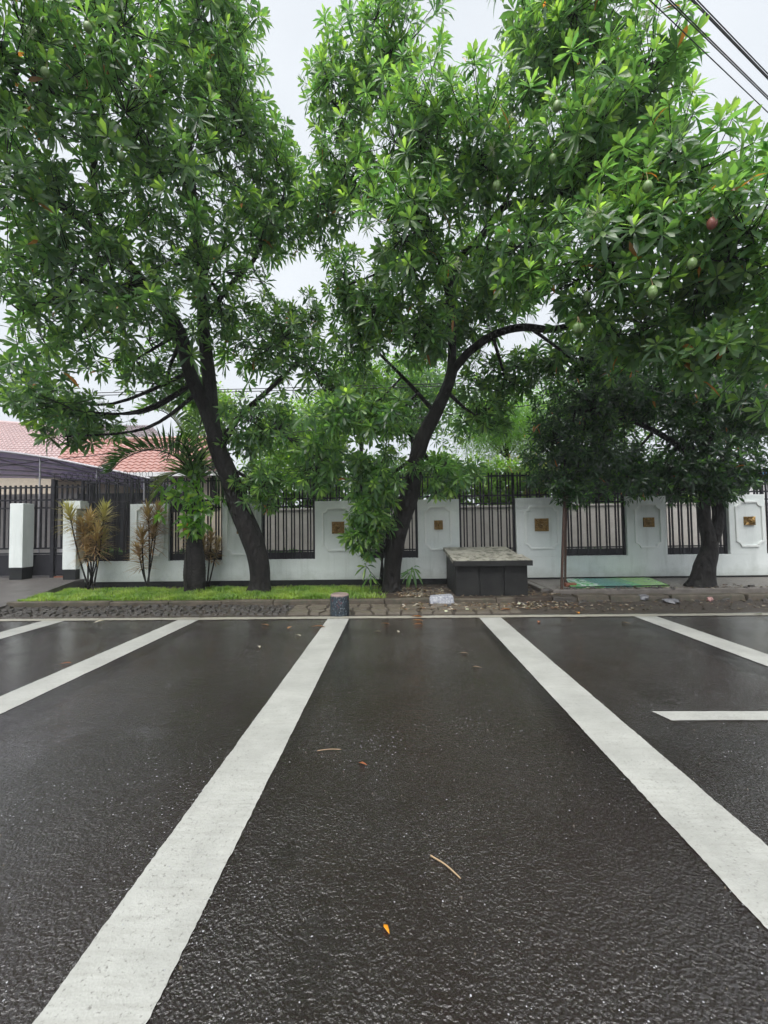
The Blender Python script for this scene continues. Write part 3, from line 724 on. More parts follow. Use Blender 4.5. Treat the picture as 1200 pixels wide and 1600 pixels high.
# --- middle tree
b2 = GB(612, 924); Y2 = b2.y
T2, P2, A2 = build_tree('street_tree', 'broadleaf street tree leaning right beside the black bin shed, with green fruit', 'street trees along the kerb', tuple(b2), [
    ([b2+Vector((0,0,-.1)), q(612,880,Y2), q(626,820,Y2), q(640,770,Y2), q(648,730,Y2), q(662,685,Y2-.05), q(682,640,Y2-.1), q(700,600,Y2-.2), q(708,575,Y2-.2)], [.165,.175,.215,.205,.17,.155,.14,.125,.12]),
    ([q(706,580,Y2-.2), q(706,530,Y2-.3), q(703,470,Y2-.5), q(712,415,Y2-.7), q(755,365,Y2-1.0), q(785,325,Y2-1.2), q(830,312,Y2-1.6), q(880,300,Y2-2.0), q(930,240,Y2-2.2), q(950,150,Y2-2.2)], [.10,.085,.08,.075,.07,.065,.055,.05,.04,.03]),
    ([q(706,580,Y2-.2), q(735,548,Y2-.4), q(775,522,Y2-.7), q(815,512,Y2-1.0), q(860,515,Y2-1.3), q(900,505,Y2-1.6), q(980,470,Y2-2.2), q(1080,420,Y2-2.7), q(1160,390,Y2-3.0)], [.10,.085,.075,.07,.06,.055,.05,.04,.03]),
    ([q(703,470,Y2-.5), q(680,380,Y2-.8), q(650,290,Y2-1.0), q(620,190,Y2-1.0), q(600,100,Y2-1.0)], [.07,.06,.05,.04,.03]),
    ([q(785,325,Y2-1.2), q(830,230,Y2-1.5), q(860,130,Y2-1.7), q(880,40,Y2-1.8)], [.05,.045,.035,.025]),
    ([q(680,645,Y2-.1), q(640,600,Y2-.2), q(600,560,Y2-.2), q(560,520,Y2-.2)], [.05,.04,.03,.025]),
    ([q(650,290,Y2-1.0), q(580,250,Y2-.8), q(530,200,Y2-.6)], [.045,.035,.025])],
    [(605,85,7.3,95,65,1.1,95), (525,165,7.6,60,85,1.1,75), (655,215,6.9,100,95,1.3,120), (545,300,7.7,55,80,1.0,65), (640,370,6.9,95,95,1.3,120),
     (555,545,8.5,45,60,.8,40), (745,260,6.7,85,95,1.3,110), (895,60,6.3,95,95,1.3,120), (830,90,6.6,40,95,1.0,55), (985,160,6.0,80,100,1.2,105), (890,240,6.1,115,95,1.3,140),
     (1040,300,5.5,95,85,1.1,105), (1140,400,5.0,85,110,1.0,100), (955,400,5.7,115,95,1.2,130), (815,395,6.6,80,75,1.0,85), (760,470,8.8,90,60,.6,80), (640,500,7.8,80,70,1.0,70),
     (600,650,7.5,55,50,.6,40, {'up':.15,'s':1.0}), (530,650,7.3,55,45,.6,38, {'up':.1,'s':1.0}), (585,745,7.95,55,50,.4,50, {'up':-.2,'s':.95}), (574,800,8.05,40,45,.3,36, {'up':-.45,'s':.95}), (690,730,8.3,60,40,.5,34, {'up':-.1}), (745,650,8.6,60,55,.7,40),
     (1105,545,5.4,70,45,.6,42, {'up':.35,'s':.95}), (890,560,8.4,80,45,.6,70), (1000,520,6.2,80,60,.9,70), (500,320,7.9,35,65,.8,45), (545,445,8.0,40,55,.8,50), (590,480,8.2,50,50,.8,50), (790,590,8.9,80,50,.6,60), (690,520,9.0,70,60,.6,60), (735,420,8.6,70,60,.6,55), (570,835,8.1,30,30,.25,24, {'up':-.5,'s':.95}), (1240,470,5.2,90,170,1.2,90), (900,-110,6.4,170,90,1.4,80), (600,-60,8.0,60,20,.8,10)], n_parts=230, dens=1.25)
# --- right tree, finer and darker
b3 = gp(1094, 917, .2); Y3 = b3.y
T3, P3, A3 = build_tree('street_tree', 'dark small-leaved street tree with twisted trunk beside the green board', 'street trees along the kerb', tuple(b3), [
    ([b3+Vector((0,0,-.06)), q(1099,888,Y3), q(1109,852,Y3), q(1100,805,Y3), q(1104,760,Y3), q(1108,715,Y3), q(1100,660,Y3)], [.215,.19,.135,.10,.11,.10,.08]),
    ([q(1107,860,Y3+.02), q(1118,835,Y3-.03), q(1122,805,Y3+.03), q(1118,770,Y3), q(1130,720,Y3-.1), q(1160,660,Y3-.2)], [.10,.10,.10,.085,.07,.05]),
    ([q(1105,740,Y3), q(1050,690,Y3), q(980,655,Y3), q(900,640,Y3)], [.08,.06,.05,.03])],
    [(925,625,8.3,90,55,1.0,230), (1010,615,8.2,90,55,1.0,230), (1100,625,8.1,90,60,1.0,230), (1180,640,7.9,60,75,.9,170), (860,690,8.3,50,50,.8,120), (930,705,8.3,75,50,.8,190),
     (985,735,8.3,35,45,.6,85), (1085,700,8.2,50,60,.8,150), (1130,750,8.1,45,30,.6,75), (880,745,8.2,55,25,.5,70), (1185,735,8.0,35,22,.5,45), (1060,770,8.2,30,18,.4,26), (1110,770,8.2,35,20,.4,40), (900,772,8.15,45,18,.35,36), (1000,752,8.3,45,25,.5,60), (1060,735,8.2,45,30,.6,80), (970,560,8.6,110,45,1.0,190), (1120,560,8.3,90,45,1.0,160)],
    k=11, L0=.155, W0=.042, pal=PAL_DARK, dens=1.25, n_parts=120, twig=False, vkey='d')

# fruits and flowers on the middle tree
def fruit(t, P, px, py, m):
    p = hang_at(P, px, py); tl = random.uniform(.12,.2); tc_ = nrm(np.array(CAM)-p)*.22; c = p + tc_ + np.array([random.uniform(-.03,.03), 0, -tl])
    b = MB(); prof = [(.004,.068),(.028,.060),(.046,.038),(.054,.006),(.050,-.026),(.036,-.054),(.014,-.068),(.003,-.071)]
    b.lathe([(r, z) for r, z in prof], c, 14); f = obj('fruit', b, m, t, smooth=True)
    b = MB(); b.tube([p, (p+c)/2+np.array([.015,0,.02]), c+np.array([0,0,.066])], .005, 4); obj('stalk', b, MAT['twig'], f)
for (px, py) in ((785,272),(776,288),(792,290),(868,165),(860,176),(918,290),(996,275),(1000,425),(1018,422),(1058,398),(888,478),(898,476),(922,467),(887,500),(866,245)): fruit(T2, P2, px, py, MAT['fruit'])
fruit(T2, P2, 1102, 342, MAT['redfruit'])
for (px, py) in ((92,105),(132,48),(318,122),(205,212)): fruit(T1, P1, px, py, MAT['fruit'])
def flower(t, P, A, px, py):
    x, y, z = proj(P); i = int(np.argmin(np.hypot(x-px, y-py) + 12*z)); p, a = P[i], A[i]
    b = MB(); top = p + a*.16
    b.tube([p, top], .006, 4)
    for k in range(14):
        c = top + rng.normal(0,.045,3); b.tube([top-a*.03, c], .003, 3)
        n = nrm(rng.normal(0,.6,3)+a); u = nrm(np.cross(n,[.3,.5,.8])); v = np.cross(n,u)
        for j in range(5):
            an = j*1.2566; d = u*math.cos(an)+v*math.sin(an); e = u*math.cos(an+.35)+v*math.sin(an+.35); g = u*math.cos(an-.35)+v*math.sin(an-.35)
            b.poly([c, c+e*.016+n*.004, c+d*.026, c+g*.016+n*.004])
    obj('flower_cluster', b, MAT['flower'], t)
for (px, py) in ((945,40),(1005,45),(1018,100),(945,350),(938,385),(680,150),(690,215),(800,190),(690,410),(910,175),(770,245)): flower(T2, P2, A2, px, py)
for (px, py) in ((45,75),(50,130),(360,70)): flower(T1, P1, A1, px, py)

# ------------------------------------------------------------------ garden trees behind the fence
def bg_tree(name, label, px, py, Y, rx, ry, n, pal, L0, W0, trunk=True, gz=.3, cat='tree', up=.5, k=7, rd=None, lobes=None):
    c = np.array(wp(px, py, Y)); base = Vector((c[0], Y, gz)); t = root(name, label, cat, base)
    b = MB(); top = Vector(c)
    b.tube(catmull([base+Vector((0,0,-.05)), base*.5+top*.5+Vector((.1,0,0)), top], 5), lerp_list([.11,.08,.04] if trunk else [.04,.03,.015], 5), 8)
    for i in range(14):
        d = Vector(nrm(rng.normal(size=3))); d.z = abs(d.z)*.7; s = base*.25+top*.75
        b.tube([s, top + Vector((d.x*rx*Y/F*.7, d.y*.8, d.z*ry*Y/F*.7))], [.025,.006], 4)
    obj('trunk' if trunk else 'stems', b, MAT['bark'], t, smooth=True)
    pos = nrm(rng.normal(size=(n,3)))*(.2+.8*rng.random((n,1))**.5); cl = rng.normal(size=(max(5,n//12),3)); cl = nrm(cl)*(.4+.55*rng.random((len(cl),1)))
    pos = .5*pos + .6*cl[rng.integers(0,len(cl),n)] + rng.normal(0,.06,(n,3))
    ax = np.array([rx*Y/F, rd or .8*rx*Y/F, ry*Y/F]); P = c + pos*ax; P[:,2] = np.maximum(P[:,2], gz+.1)
    A = nrm(pos*.7 + np.array([0,-.1,up]) + rng.normal(0,.4,(n,3)))
    V, T, C = rosettes(P, A, k, L0, W0, pal, dead=.002)
    tag(link('crown' if trunk else 'foliage', add_mesh_np('crown', V-np.array(base), T, C, MAT['leaf_bg']), None, t), kind='stuff')
    return t
bg_tree('garden_tree', 'feathery light green tree rising behind the fence right of the middle trunk', 790, 665, 15.5, 120, 75, 2400, ((.15,.29,.035),(.24,.38,.05),(.08,.18,.025)), .20, .022, up=.2, k=9)
bg_tree('garden_tree', 'yellow-green garden tree behind the fence right of the left trunk', 475, 680, 13.5, 100, 90, 900, PAL_LIME, .26, .07)
bg_tree('garden_tree', 'light green garden tree filling the gap between the left and middle trunks', 560, 620, 13.8, 75, 80, 620, ((.14,.25,.045),(.28,.38,.07),(.06,.13,.03)), .25, .065)
bg_tree('garden_tree', 'bright green garden tree behind the palm and red roof', 330, 640, 14.5, 60, 55, 300, PAL_LIME, .26, .07)
bg_tree('garden_tree', 'tall mid green garden tree behind the middle street tree', 640, 620, 14.5, 105, 105, 900, PAL, .26, .07)
bg_tree('garden_tree', 'dark green garden tree behind the fence at the right', 930, 640, 14.5, 130, 100, 1100, PAL, .24, .065)
bg_tree('garden_tree', 'dark garden tree behind the twisted trunk near the right edge', 1150, 640, 14, 120, 90, 900, PAL_DARK, .24, .065)
for i, (px, w, pal, lab) in enumerate(((415,45,PAL_LIME,'yellow-leaved garden shrub above the inner wall beside the left trunk'), (500,50,PAL,'green garden shrub above the inner wall behind the blue bollard'), (590,55,PAL,'deep green garden shrub above the inner wall behind the middle trunk'),
        (690,50,PAL_LIME,'lime green garden shrub above the inner wall left of the bin shed'), (765,55,PAL_LIME,'lime green garden shrub above the inner wall behind the bin shed'), (840,50,((.12,.2,.05),(.34,.2,.12),(.06,.12,.03)),'green and pink tinged garden shrub above the inner wall near the rusty poles'), (930,60,PAL_DARK,'dark garden shrub above the inner wall right of the rusty poles'), (1020,60,PAL_DARK,'dark garden shrub above the inner wall left of the twisted trunk'))):
    bg_tree('garden_shrub', lab, px, 748, 12.5, w*1.15, 52, 420, pal, .20, .055, False, cat='shrub', k=8)
for i, (px, lab) in enumerate(((450,'low dark plants at the foot of the fence right of the left trunk'), (608,'low dark plants at the foot of the fence behind the middle trunk'), (762,'low dark plants at the foot of the fence behind the bin shed'), (931,'low dark plants at the foot of the fence above the green board'), (1091,'low dark plants at the foot of the fence behind the twisted trunk'), (305,'low dark plants at the foot of the fence behind the palm'), (172,'low dark plants at the foot of the fence nearest the gate'))):
    bg_tree('low_plant', lab, px, 872, 10.5, 48, 14, 130, PAL_DARK, .16, .045, False, cat='plant', k=8, rd=.3)

hd = root('hedge', 'long leafy hedge filling the gap above the grey inner wall', 'hedge', (2, 13.6, .3))
n = 2600; hx = rng.uniform(X(380, 13.6), 13, n); hz_ = rng.uniform(.5, 1, n)*(2.9 + .35*np.sin(hx*1.7) + .25*np.sin(hx*4.1)); PH = np.c_[hx, 13.6 + rng.uniform(-.35,.35,n), hz_]
V, T, C = rosettes(PH, nrm(rng.normal(0,.5,(n,3)) + np.array([0,-.6,.5])), 7, .22, .065, ((.13,.23,.045),(.26,.36,.07),(.05,.12,.03)), dead=.003)
tag(link('foliage', add_mesh_np('foliage', V-np.array(hd.location), T, C, MAT['leaf_bg']), None, hd), kind='stuff')
b = MB()
for xx in np.arange(X(380, 13.6)+.3, 12.8, .7): b.tube([(xx,13.6,.28),(xx+.05,13.6,2.5)], [.03,.012], 5)
obj('stems', b, MAT['bark'], hd)

# ------------------------------------------------------------------ grass
n = 60000
gx = rng.uniform(-7.52, -.2, n); gy = 7.72 + rng.random(n)**1.1*1.42
keep = (rng.random(n) < np.clip((-.1-gx)*1.2, 0, 1)) & (np.sin(gx*3.1+np.sin(gy*5)*1.3)*.45 + rng.random(n) > .32); gx, gy = gx[keep], gy[keep]; n = len(gx)
gz = GZ + np.where(gx < -6.6, 0, 0)
ang = rng.random(n)*6.28; hgt = rng.uniform(.03,.085,n)*(1.0 + .5*np.sin(gx*7)*np.sin(gy*9)); ln = rng.uniform(.2,1.1,n)
base = np.c_[gx, gy, np.full(n, GZ-.005)]; dirv = np.c_[np.cos(ang), np.sin(ang), np.zeros(n)]; side = np.c_[-np.sin(ang), np.cos(ang), np.zeros(n)]
wd = rng.uniform(.005,.011,n)[:,None]
mid = base + np.c_[np.zeros((n,2)), hgt*.6] + dirv*(hgt*ln*.35)[:,None]; tip = base + np.c_[np.zeros((n,2)), hgt] + dirv*(hgt*ln)[:,None]
V = np.stack([base-side*wd, base+side*wd, mid-side*wd*.8, mid+side*wd*.8, tip], 1).reshape(-1,3)
T = ((np.arange(n)*5)[:,None,None] + np.array([[0,1,3],[0,3,2],[2,3,4]])[None]).reshape(-1,3)
C = leaf_colors(n, (.21,.34,.055), (.36,.44,.09), (.10,.20,.035), np.clip(rng.random(n)*.5 + .4*np.sin(gx*2.3+gy*4)*np.sin(gx*5.1), 0, 1))
tag(link('grass', add_mesh_np('grass', V, T, np.repeat(C,5,axis=0), MAT['grass'])), 'short bright green grass between the kerb and the white wall', 'grass', kind='stuff')

# ------------------------------------------------------------------ palm
pb = GB(304, 924); YP = pb.y
palm = root('palm_tree', 'small palm with a swollen ringed trunk and arching feather fronds', 'palm', tuple(pb))
b = MB(); prof = []
ctrl = [(0,.215),(.15,.215),(.45,.235),(.75,.215),(1.1,.165),(1.4,.135),(1.7,.115),(2.1,.09),(2.6,.06)]
zz = np.linspace(0, 2.55, 110)
for i, z in enumerate(zz): prof.append((float(np.interp(z, *zip(*ctrl))) * (1.0 + (.035 if i % 3 == 0 else -.01)), z-.04))
b.lathe(prof, pb, 20); obj('trunk', b, MAT['palmbark'], palm, smooth=True)
top = pb + Vector((0,0,2.35))
def frond(pts, n=46, ll=.55, w=.022, up=.8, pal=PAL_DARK):
    P = catmull(pts, 8); b = MB(); m_ = len(P)
    b.tube(P, [.020*(1-.8*i/m_)+.003 for i in range(m_)], 5); fr = obj('frond', b, MAT['palmbark'], palm, smooth=True)
    A_, B_, Nn, Ln, Wd, Dr = [], [], [], [], [], []
    for i in range(n):
        t = .10+.88*i/(n-1); f = t*(m_-1); k = min(int(f), m_-2); p = P[k].lerp(P[k+1], f-k); d = (P[k+1]-P[k]).normalized()
        side = d.cross(Vector((0,0,1)))
        side = side.normalized() if side.length > .15 else Vector((1,0,0)); upv = side.cross(d)
        for s in (-1, 1):
            dirv = side*s*.75 + d*.75 + upv*up*random.uniform(.5,1.1) + Vector((random.uniform(-.1,.1),)*3)
            B_.append(tuple(p)); A_.append(tuple(dirv)); Nn.append(tuple(upv-side*s*.6)); Ln.append(ll*math.sin(math.pi*min(.93,.18+t*.8))*random.uniform(.85,1.1)+.06); Wd.append(w); Dr.append(random.uniform(.1,.4))
    V, T = leaf_np(np.array(B_), np.array(A_), np.array(Nn), np.array(Ln), np.array(Wd), np.array(Dr), .3, (.25,1.0,.7,.8))
    C = leaf_colors(len(B_), pal[0], pal[1], pal[2], rng.random(len(B_))*.3)
    link('leaflets', add_mesh_np('leaflets', V-np.array(pb), T, np.repeat(C,8,axis=0), MAT['leaf']), None, fr)
c0 = wp(301, 742, YP)
frond([top, c0, q(275,714,YP-.3), q(235,703,YP-.75), q(195,716,YP-1.1), q(172,738,YP-1.3)], 80, .80, .034, 1.0)
frond([top, c0, q(292,690,YP+.1), q(272,655,YP+.2), q(245,640,YP+.3), q(215,648,YP+.4)], 60, .85, .042, pal=PAL)
frond([top, c0, q(308,690,YP+.1), q(318,640,YP+.2), q(322,600,YP+.3)], 50, .7, .042, pal=PAL)
frond([top, c0, q(322,728,YP-.1), q(348,755,YP-.2), q(366,800,YP-.25), q(378,838,YP-.3)], 56, .48, .028, up=.2)
frond([top, c0, q(280,738,YP-.1), q(256,752,YP-.2), q(236,785,YP-.3)], 56, .55, .026, up=.3, pal=((.10,.13,.06),(.2,.2,.1),(.05,.07,.03)))
frond([top, c0, q(290,700,YP-.4), q(272,690,YP-.8), q(260,720,YP-1.1)], 40, .5)
frond([top, c0, q(325,700,YP-.1), q(350,690,YP+.2), q(380,715,YP+.4)], 40, .5)
# leafy creeper on the palm trunk
cr_root = root('climbing_plant', 'bright green broad-leaved creeper hanging over the palm trunk', 'plant', tuple(pb + Vector((0,-.22,.02))))
b = MB()
for (dx, ex, ey) in ((0,290,760),(.03,310,800),(-.03,265,775)):
    b.tube(catmull([pb+Vector((dx,-.225,.0)), pb+Vector((dx*2,-.25,.8)), q(300,790,YP-.28), q(ex,ey,YP-.35)], 5), .008, 5)
obj('stems', b, MAT['bark'], cr_root, smooth=True)
PP = np.array([tuple(wp(300+random.gauss(0,26), 770+random.gauss(0,26), YP-.3+random.uniform(-.12,.15))) for _ in range(34)] + [tuple(wp(303+random.gauss(0,9), 812+random.gauss(0,12), YP-.27)) for _ in range(9)])
V, T, C = rosettes(PP, nrm(rng.normal(0,.5,(len(PP),3))+np.array([0,-.5,-.1])), 7, .24, .085, ((.13,.26,.035),(.30,.42,.06),(.05,.14,.03)), droop=(.2,.6), dead=.02)
obj_c = link('leaves', add_mesh_np('leaves', V-np.array(cr_root.location), T, C, MAT['leaf']), None, cr_root); tag(obj_c, kind='stuff')

# ------------------------------------------------------------------ strap-leaved shrubs with brown tufts
BR = [((.42,.27,.13),(.50,.38,.17),(.24,.14,.07)), ((.40,.34,.15),(.56,.54,.20),(.26,.20,.09))]
def cordyline(label, bx, by, tufts, L0=.42, stems_dark=True):
    p0 = Vector((X(bx, by), by, GZ)); t = root('cordyline', label, 'shrub', tuple(p0), 'strap-leaved shrubs in front of the white wall')
    for (px, py, dy, nn, pi) in tufts:
        Y = p0.y + dy; e = wp(px, py, Y); a = p0 + Vector((random.uniform(-.08,.08), random.uniform(-.05,.05), -.03))
        b = MB(); mid = a.lerp(e, .5) + Vector((random.uniform(-.04,.04), 0, -.05)); pth = catmull([a, mid, e], 6); b.tube(pth, [.022-.009*i/12 for i in range(13)], 6); obj('stem', b, MAT['bark'], t, smooth=True)
        k = int(nn*1.5); zs_ = np.linspace(-.42, .04, k); d = np.array((e-mid).normalized()); pos = np.array(e) + d[None]*zs_[:,None]
        ph = np.arange(k)*2.4; u = nrm(np.cross(d,[.2,1,.1])); v = np.cross(d,u); rad = u[None]*np.cos(ph)[:,None]+v[None]*np.sin(ph)[:,None]
        el = np.interp(zs_, [-.42,.04], [1.75,.25]) + rng.normal(0,.15,k)
        A = d[None]*np.cos(el)[:,None]+rad*np.sin(el)[:,None]; Nn = d[None]*np.sin(el)[:,None]-rad*np.cos(el)[:,None]
        pal = BR[pi]; yf = np.interp(zs_,[-.42,-.05,.04],[0,.35,1.0])
        V, T = leaf_np(pos, A, Nn, L0*rng.uniform(.7,1.1,k), np.full(k,.030), rng.uniform(.05,.35,k), .4, (.2,1.0,.65,.75))
        C = leaf_colors(k, pal[0], pal[1], pal[2], yf)
        link('tuft', add_mesh_np('tuft', V-np.array(p0), T, np.repeat(C,8,axis=0), MAT['dryleaf']), None, t)
cordyline('tallest strap-leaved shrub with tan and yellow-green tufts nearest the gate', 143, 9.12, [(108,800,-.1,80,1),(128,822,0,80,0),(140,812,.1,80,0),(163,800,0,80,1),(152,835,-.1,70,0),(135,850,0,70,0),(160,842,.1,70,1)])
cordyline('reddish brown strap-leaved shrub between the gate shrub and the palm', 233, 9.12, [(232,802,0,80,0),(247,800,.1,80,0),(222,838,-.1,70,0),(217,862,0,60,0),(240,828,0,70,0)])
cordyline('small straw coloured strap-leaved shrub just right of the palm trunk', 325, 9.2, [(330,838,.1,80,0),(318,846,.15,70,0),(340,850,.1,60,0),(292,830,.2,50,0)], .28)
# suckers with long hanging leaves at the middle trunk
sk = root('young_shoots', 'clump of thin upright shoots growing against the left of the middle trunk', 'plant', tuple(GB(592, 918)))
b = MB(); PP = []; base = GB(594, 918)
for i in range(13):
    e = wp(random.uniform(565,615), random.uniform(770,840), Y2-random.uniform(.05,.3)); a = base + Vector((random.uniform(-.06,.06), random.uniform(-.1,.0), -.02))
    b.tube(catmull([a, a.lerp(wp(598,860,Y2-.1), .7), e], 5), .009, 5)
    PP.append(tuple(e))
for (px, py) in ((572,885),(640,895),(645,888),(580,900)):
    e = wp(px, py, Y2-.2); b.tube([base+Vector((0,0,.1)), e], .006, 4); PP.append(tuple(e))
obj('stems', b, MAT['bark'], sk, smooth=True); PP = np.array(PP)
V, T, C = rosettes(PP, nrm(np.array([[0,-.2,-.5]])+rng.normal(0,.3,(len(PP),3))), 10, .24, .045, PAL, droop=(.4,.9), dead=0)
tag(link('leaves', add_mesh_np('leaves', V-np.array(sk.location), T, C, MAT['leaf']), None, sk), kind='stuff')

# ------------------------------------------------------------------ bin shed
fl = gp(708, 931, .06); fr_ = gp(826, 929, .06); xl, xr = fl.x-.02, fr_.x-.13; yf = 7.88; yb = 9.25
shed = root('bin_shed', 'squat black concrete refuse bin with a sloping mossy grey lid', 'bin', ((xl+xr)/2, yf, .05))
hf = wp(760, 880, yf).z; hb = wp(745, 861, yb).z
b = MB(); b.hexa([(xl+.02,yf+.03,.0),(xr-.02,yf+.03,.0),(xr-.02,yb,.0),(xl+.02,yb,.0),(xl+.02,yf+.03,hf),(xr-.02,yf+.03,hf),(xr-.02,yb,hb),(xl+.02,yb,hb)]); obj('body', b, MAT['box'], shed, bevel=.015)
w3 = (xr-xl-.04)/3
for i in range(3):
    b = MB(); a = xl+.02+i*w3
    b.box(a+.012, a+w3-.012, yf+(.0 if i != 1 else .012), yf+.032, .09 if i != 1 else .06, hf-.03-.02*(i % 2)); obj('front_panel', b, MAT['box'], shed, bevel=.01)
sl = (hb-hf)/(yb-yf)
def lidz(y): return hf + sl*(y-yf)
for (ya, yc, xa, xc, dz) in ((yf-.09, yf+.50, xl-.03, xr+.03, .0), (yf+.515, yb+.05, xl-.04, xr-.06, .012)):
    b = MB(); z0, z1 = lidz(ya)+dz, lidz(yc)+dz; th = .075
    nseg = 14; rows = []
    for j, (yy, zz_) in enumerate(((ya,z0),(yc,z1))):
        rows.append([(xa+(xc-xa)*i/nseg, yy+random.uniform(-.010,.010), zz_+random.uniform(-.004,.004)) for i in range(nseg+1)])
    base_i = len(b.v)
    for r in rows: b.v += [(p[0],p[1],p[2]) for p in r] + [(p[0],p[1],p[2]+th) for p in r]
    k = nseg+1
    for i in range(nseg):
        a0, a1, t0, t1 = i, i+1, k+i, k+i+1; B0 = 2*k
        b.f += [(t0,t1,B0+t1,B0+t0), (a1,a0,B0+a0,B0+a1), (a0,a1,t1,t0), (B0+a1,B0+a0,B0+t0,B0+t1)]
    b.f += [(0,k,3*k,2*k), (k-1,3*k-1,4*k-1,2*k-1)]
    obj('lid_slab', b, MAT['lid'], shed)
b = MB(); zl = lidz(yf-.09); b.box(xl-.035, xr+.035, yf-.125, yf-.102, zl-.035, zl+.066); obj('lid_edge', b, MAT['box'], shed)
# grey pale block, bollard
p = gp(688, 943, .04)
b = MB(); x0, x1 = gp(671,943,.03).x, gp(708,943,.03).x
b.hexa([(x0,7.50,.02),(x1+.02,7.52,.02),(x1,7.78,.02),(x0,7.76,.02),(x0-.01,7.54,.165),(x1,7.555,.185),(x1-.02,7.75,.20),(x0+.03,7.74,.175)])
tag(obj('stone_block', b, MAT['news'], origin=((x0+x1)/2, 7.6, .02), bevel=.02), 'pale bluish grey stone block lying on the kerb beside the black bin', 'block')
bp_ = gp(531, 961, 0); rb = 29.5/2*bp_.y/F
b = MB(); prof = [(rb*.99,0),(rb,.02),(rb*1.0,.19),(rb*.985,.335),(rb*.95,.355),(rb*.85,.365)]
b.lathe(prof, (bp_.x, bp_.y, -.002), 28)
for i, v in enumerate(b.v): b.v[i] = (v[0]+random.uniform(-.003,.003), v[1]+random.uniform(-.003,.003), v[2]+random.uniform(-.003,.003))
bo_ = root('bollard', 'short round concrete bollard with chipped blue paint on the white line', 'bollard', (bp_.x, bp_.y, 0))
obj('post', b, MAT['bollard'], bo_, smooth=False)
b = MB(); b.lathe([(rb*.86,.358),(rb*.80,.370),(rb*.4,.375),(.01,.373)], (bp_.x, bp_.y, 0), 28); obj('rough_top', b, m_concrete('pinkish_concrete', (.28,.21,.19), (.16,.12,.11), .4), bo_)

# rusty poles, brick, board
def pole(pts, label, r=.028):
    b = MB(); b.tube([Vector(p) for p in pts], r, 4, phase=math.pi/4); o = obj('rusty_pole', b, MAT['rust'], origin=tuple(pts[0])); tag(o, label, 'pole', 'pair of rusty poles before the wall')
pa = gp(877.5, 921, .21); pole([pa, wp(880,830,pa.y+.05), wp(883.5,742,pa.y+.15)], 'rusty iron pole leaning right, the nearer and left of the pair by the board')
pc = gp(883, 911, .21); pole([pc, wp(883.8,830,pc.y), wp(885.5,735,pc.y)], 'rusty upright iron pole standing just behind the leaning one by the board')
k0 = gp(884, 916, .215); b = MB(); b.box(k0.x-.02, k0.x+.2, k0.y-.06, k0.y+.05, .215, .285); tag(obj('brick', b, MAT['brick'], origin=(k0.x, k0.y, .215), bevel=.008), 'orange clay brick at the foot of the rusty poles', 'brick')
zb = .245
q0, q1, q2, q3 = gp(891,917,zb), gp(1046,914,zb), gp(1014,902,zb), gp(884,904,zb)
b = MB(); b.hexa([(v.x,v.y,.217) for v in (q0,q1,q2,q3)] + [(v.x,v.y,zb) for v in (q0,q1,q2,q3)])
brd = root('green_board', 'printed green sign board lying flat on the pavement by the wall', 'sign', (q0.x, q0.y, .217))
obj('panel', b, MAT['board'], brd)
b = MB()
for a, c in ((q0,q1),(q1,q2),(q2,q3),(q3,q0)): b.tube([(a.x,a.y,zb-.006),(c.x,c.y,zb-.006)], .011, 4)
obj('frame', b, MAT['plinth'], brd)

# ------------------------------------------------------------------ litter
def litter_mesh(n, xf, yf_, zf, size, cols):
    P = np.c_[xf, yf_, zf]; a = rng.random(n)*6.28; A = np.c_[np.cos(a), np.sin(a), rng.uniform(-.1,.25,n)]
    Nn = np.c_[rng.normal(0,.35,(n,2)), np.ones(n)]; Ln = size*rng.uniform(.5,1.3,n)
    V, T = leaf_np(P, A, Nn, Ln, Ln*rng.uniform(.3,.5,n), rng.uniform(-.05,.15,n), .5)
    C = np.array(cols)[rng.integers(0,len(cols),n)]*rng.uniform(.7,1.2,(n,1))
    return V, T, np.repeat(C,8,axis=0)
brown = [(.20,.12,.07),(.12,.07,.04),(.30,.20,.12),(.42,.36,.28),(.55,.50,.42)]
n = 900; lx = rng.uniform(.1,3.3,n); ly = np.where(rng.random(n)<.55, rng.uniform(7.74,7.9,n)+rng.random(n)**2*1.2, rng.uniform(7.0,7.58,n))
bad = (lx > xl-.05) & (lx < xr+.05) & (ly > yf-.06); lx[bad] = rng.uniform(.0, xl-.1, bad.sum())
lz = np.where(ly > 7.6, GZ+.018, np.interp(ly, ys, zs)+.022)
V, T, C = litter_mesh(n, lx, ly, lz, .075, brown)
tag(link('leaf_litter', add_mesh_np('leaf_litter', V, T, C, MAT['dryleaf'])), 'brown and pale leaf litter scattered round the black bin', 'leaf litter', kind='stuff')
n = 700; lx = rng.uniform(2.3,9.5,n); ly = rng.uniform(6.9,7.66,n); V, T, C = litter_mesh(n, lx, ly, np.interp(ly, ys, zs)+.012, .06, [(.05,.035,.028),(.10,.06,.04),(.20,.13,.09),(.03,.025,.02),(.33,.28,.22)])
tag(link('wet_litter', add_mesh_np('wet_litter', V, T, C, MAT['dryleaf'])), 'dark wet leaf scraps in the gutter along the right kerb', 'leaf litter', kind='stuff')
n = 300; lx = rng.uniform(3.2,9.5,n); ly = 7.98+rng.random(n)**3*.5; V, T, C = litter_mesh(n, lx, ly, np.full(n,.225), .07, [(.05,.035,.028),(.10,.06,.04),(.20,.13,.09),(.40,.36,.30)])
tag(link('pavement_litter', add_mesh_np('pavement_litter', V, T, C, MAT['dryleaf'])), 'dead leaf scraps on the pavement edge round the twisted trunk', 'leaf litter', kind='stuff')
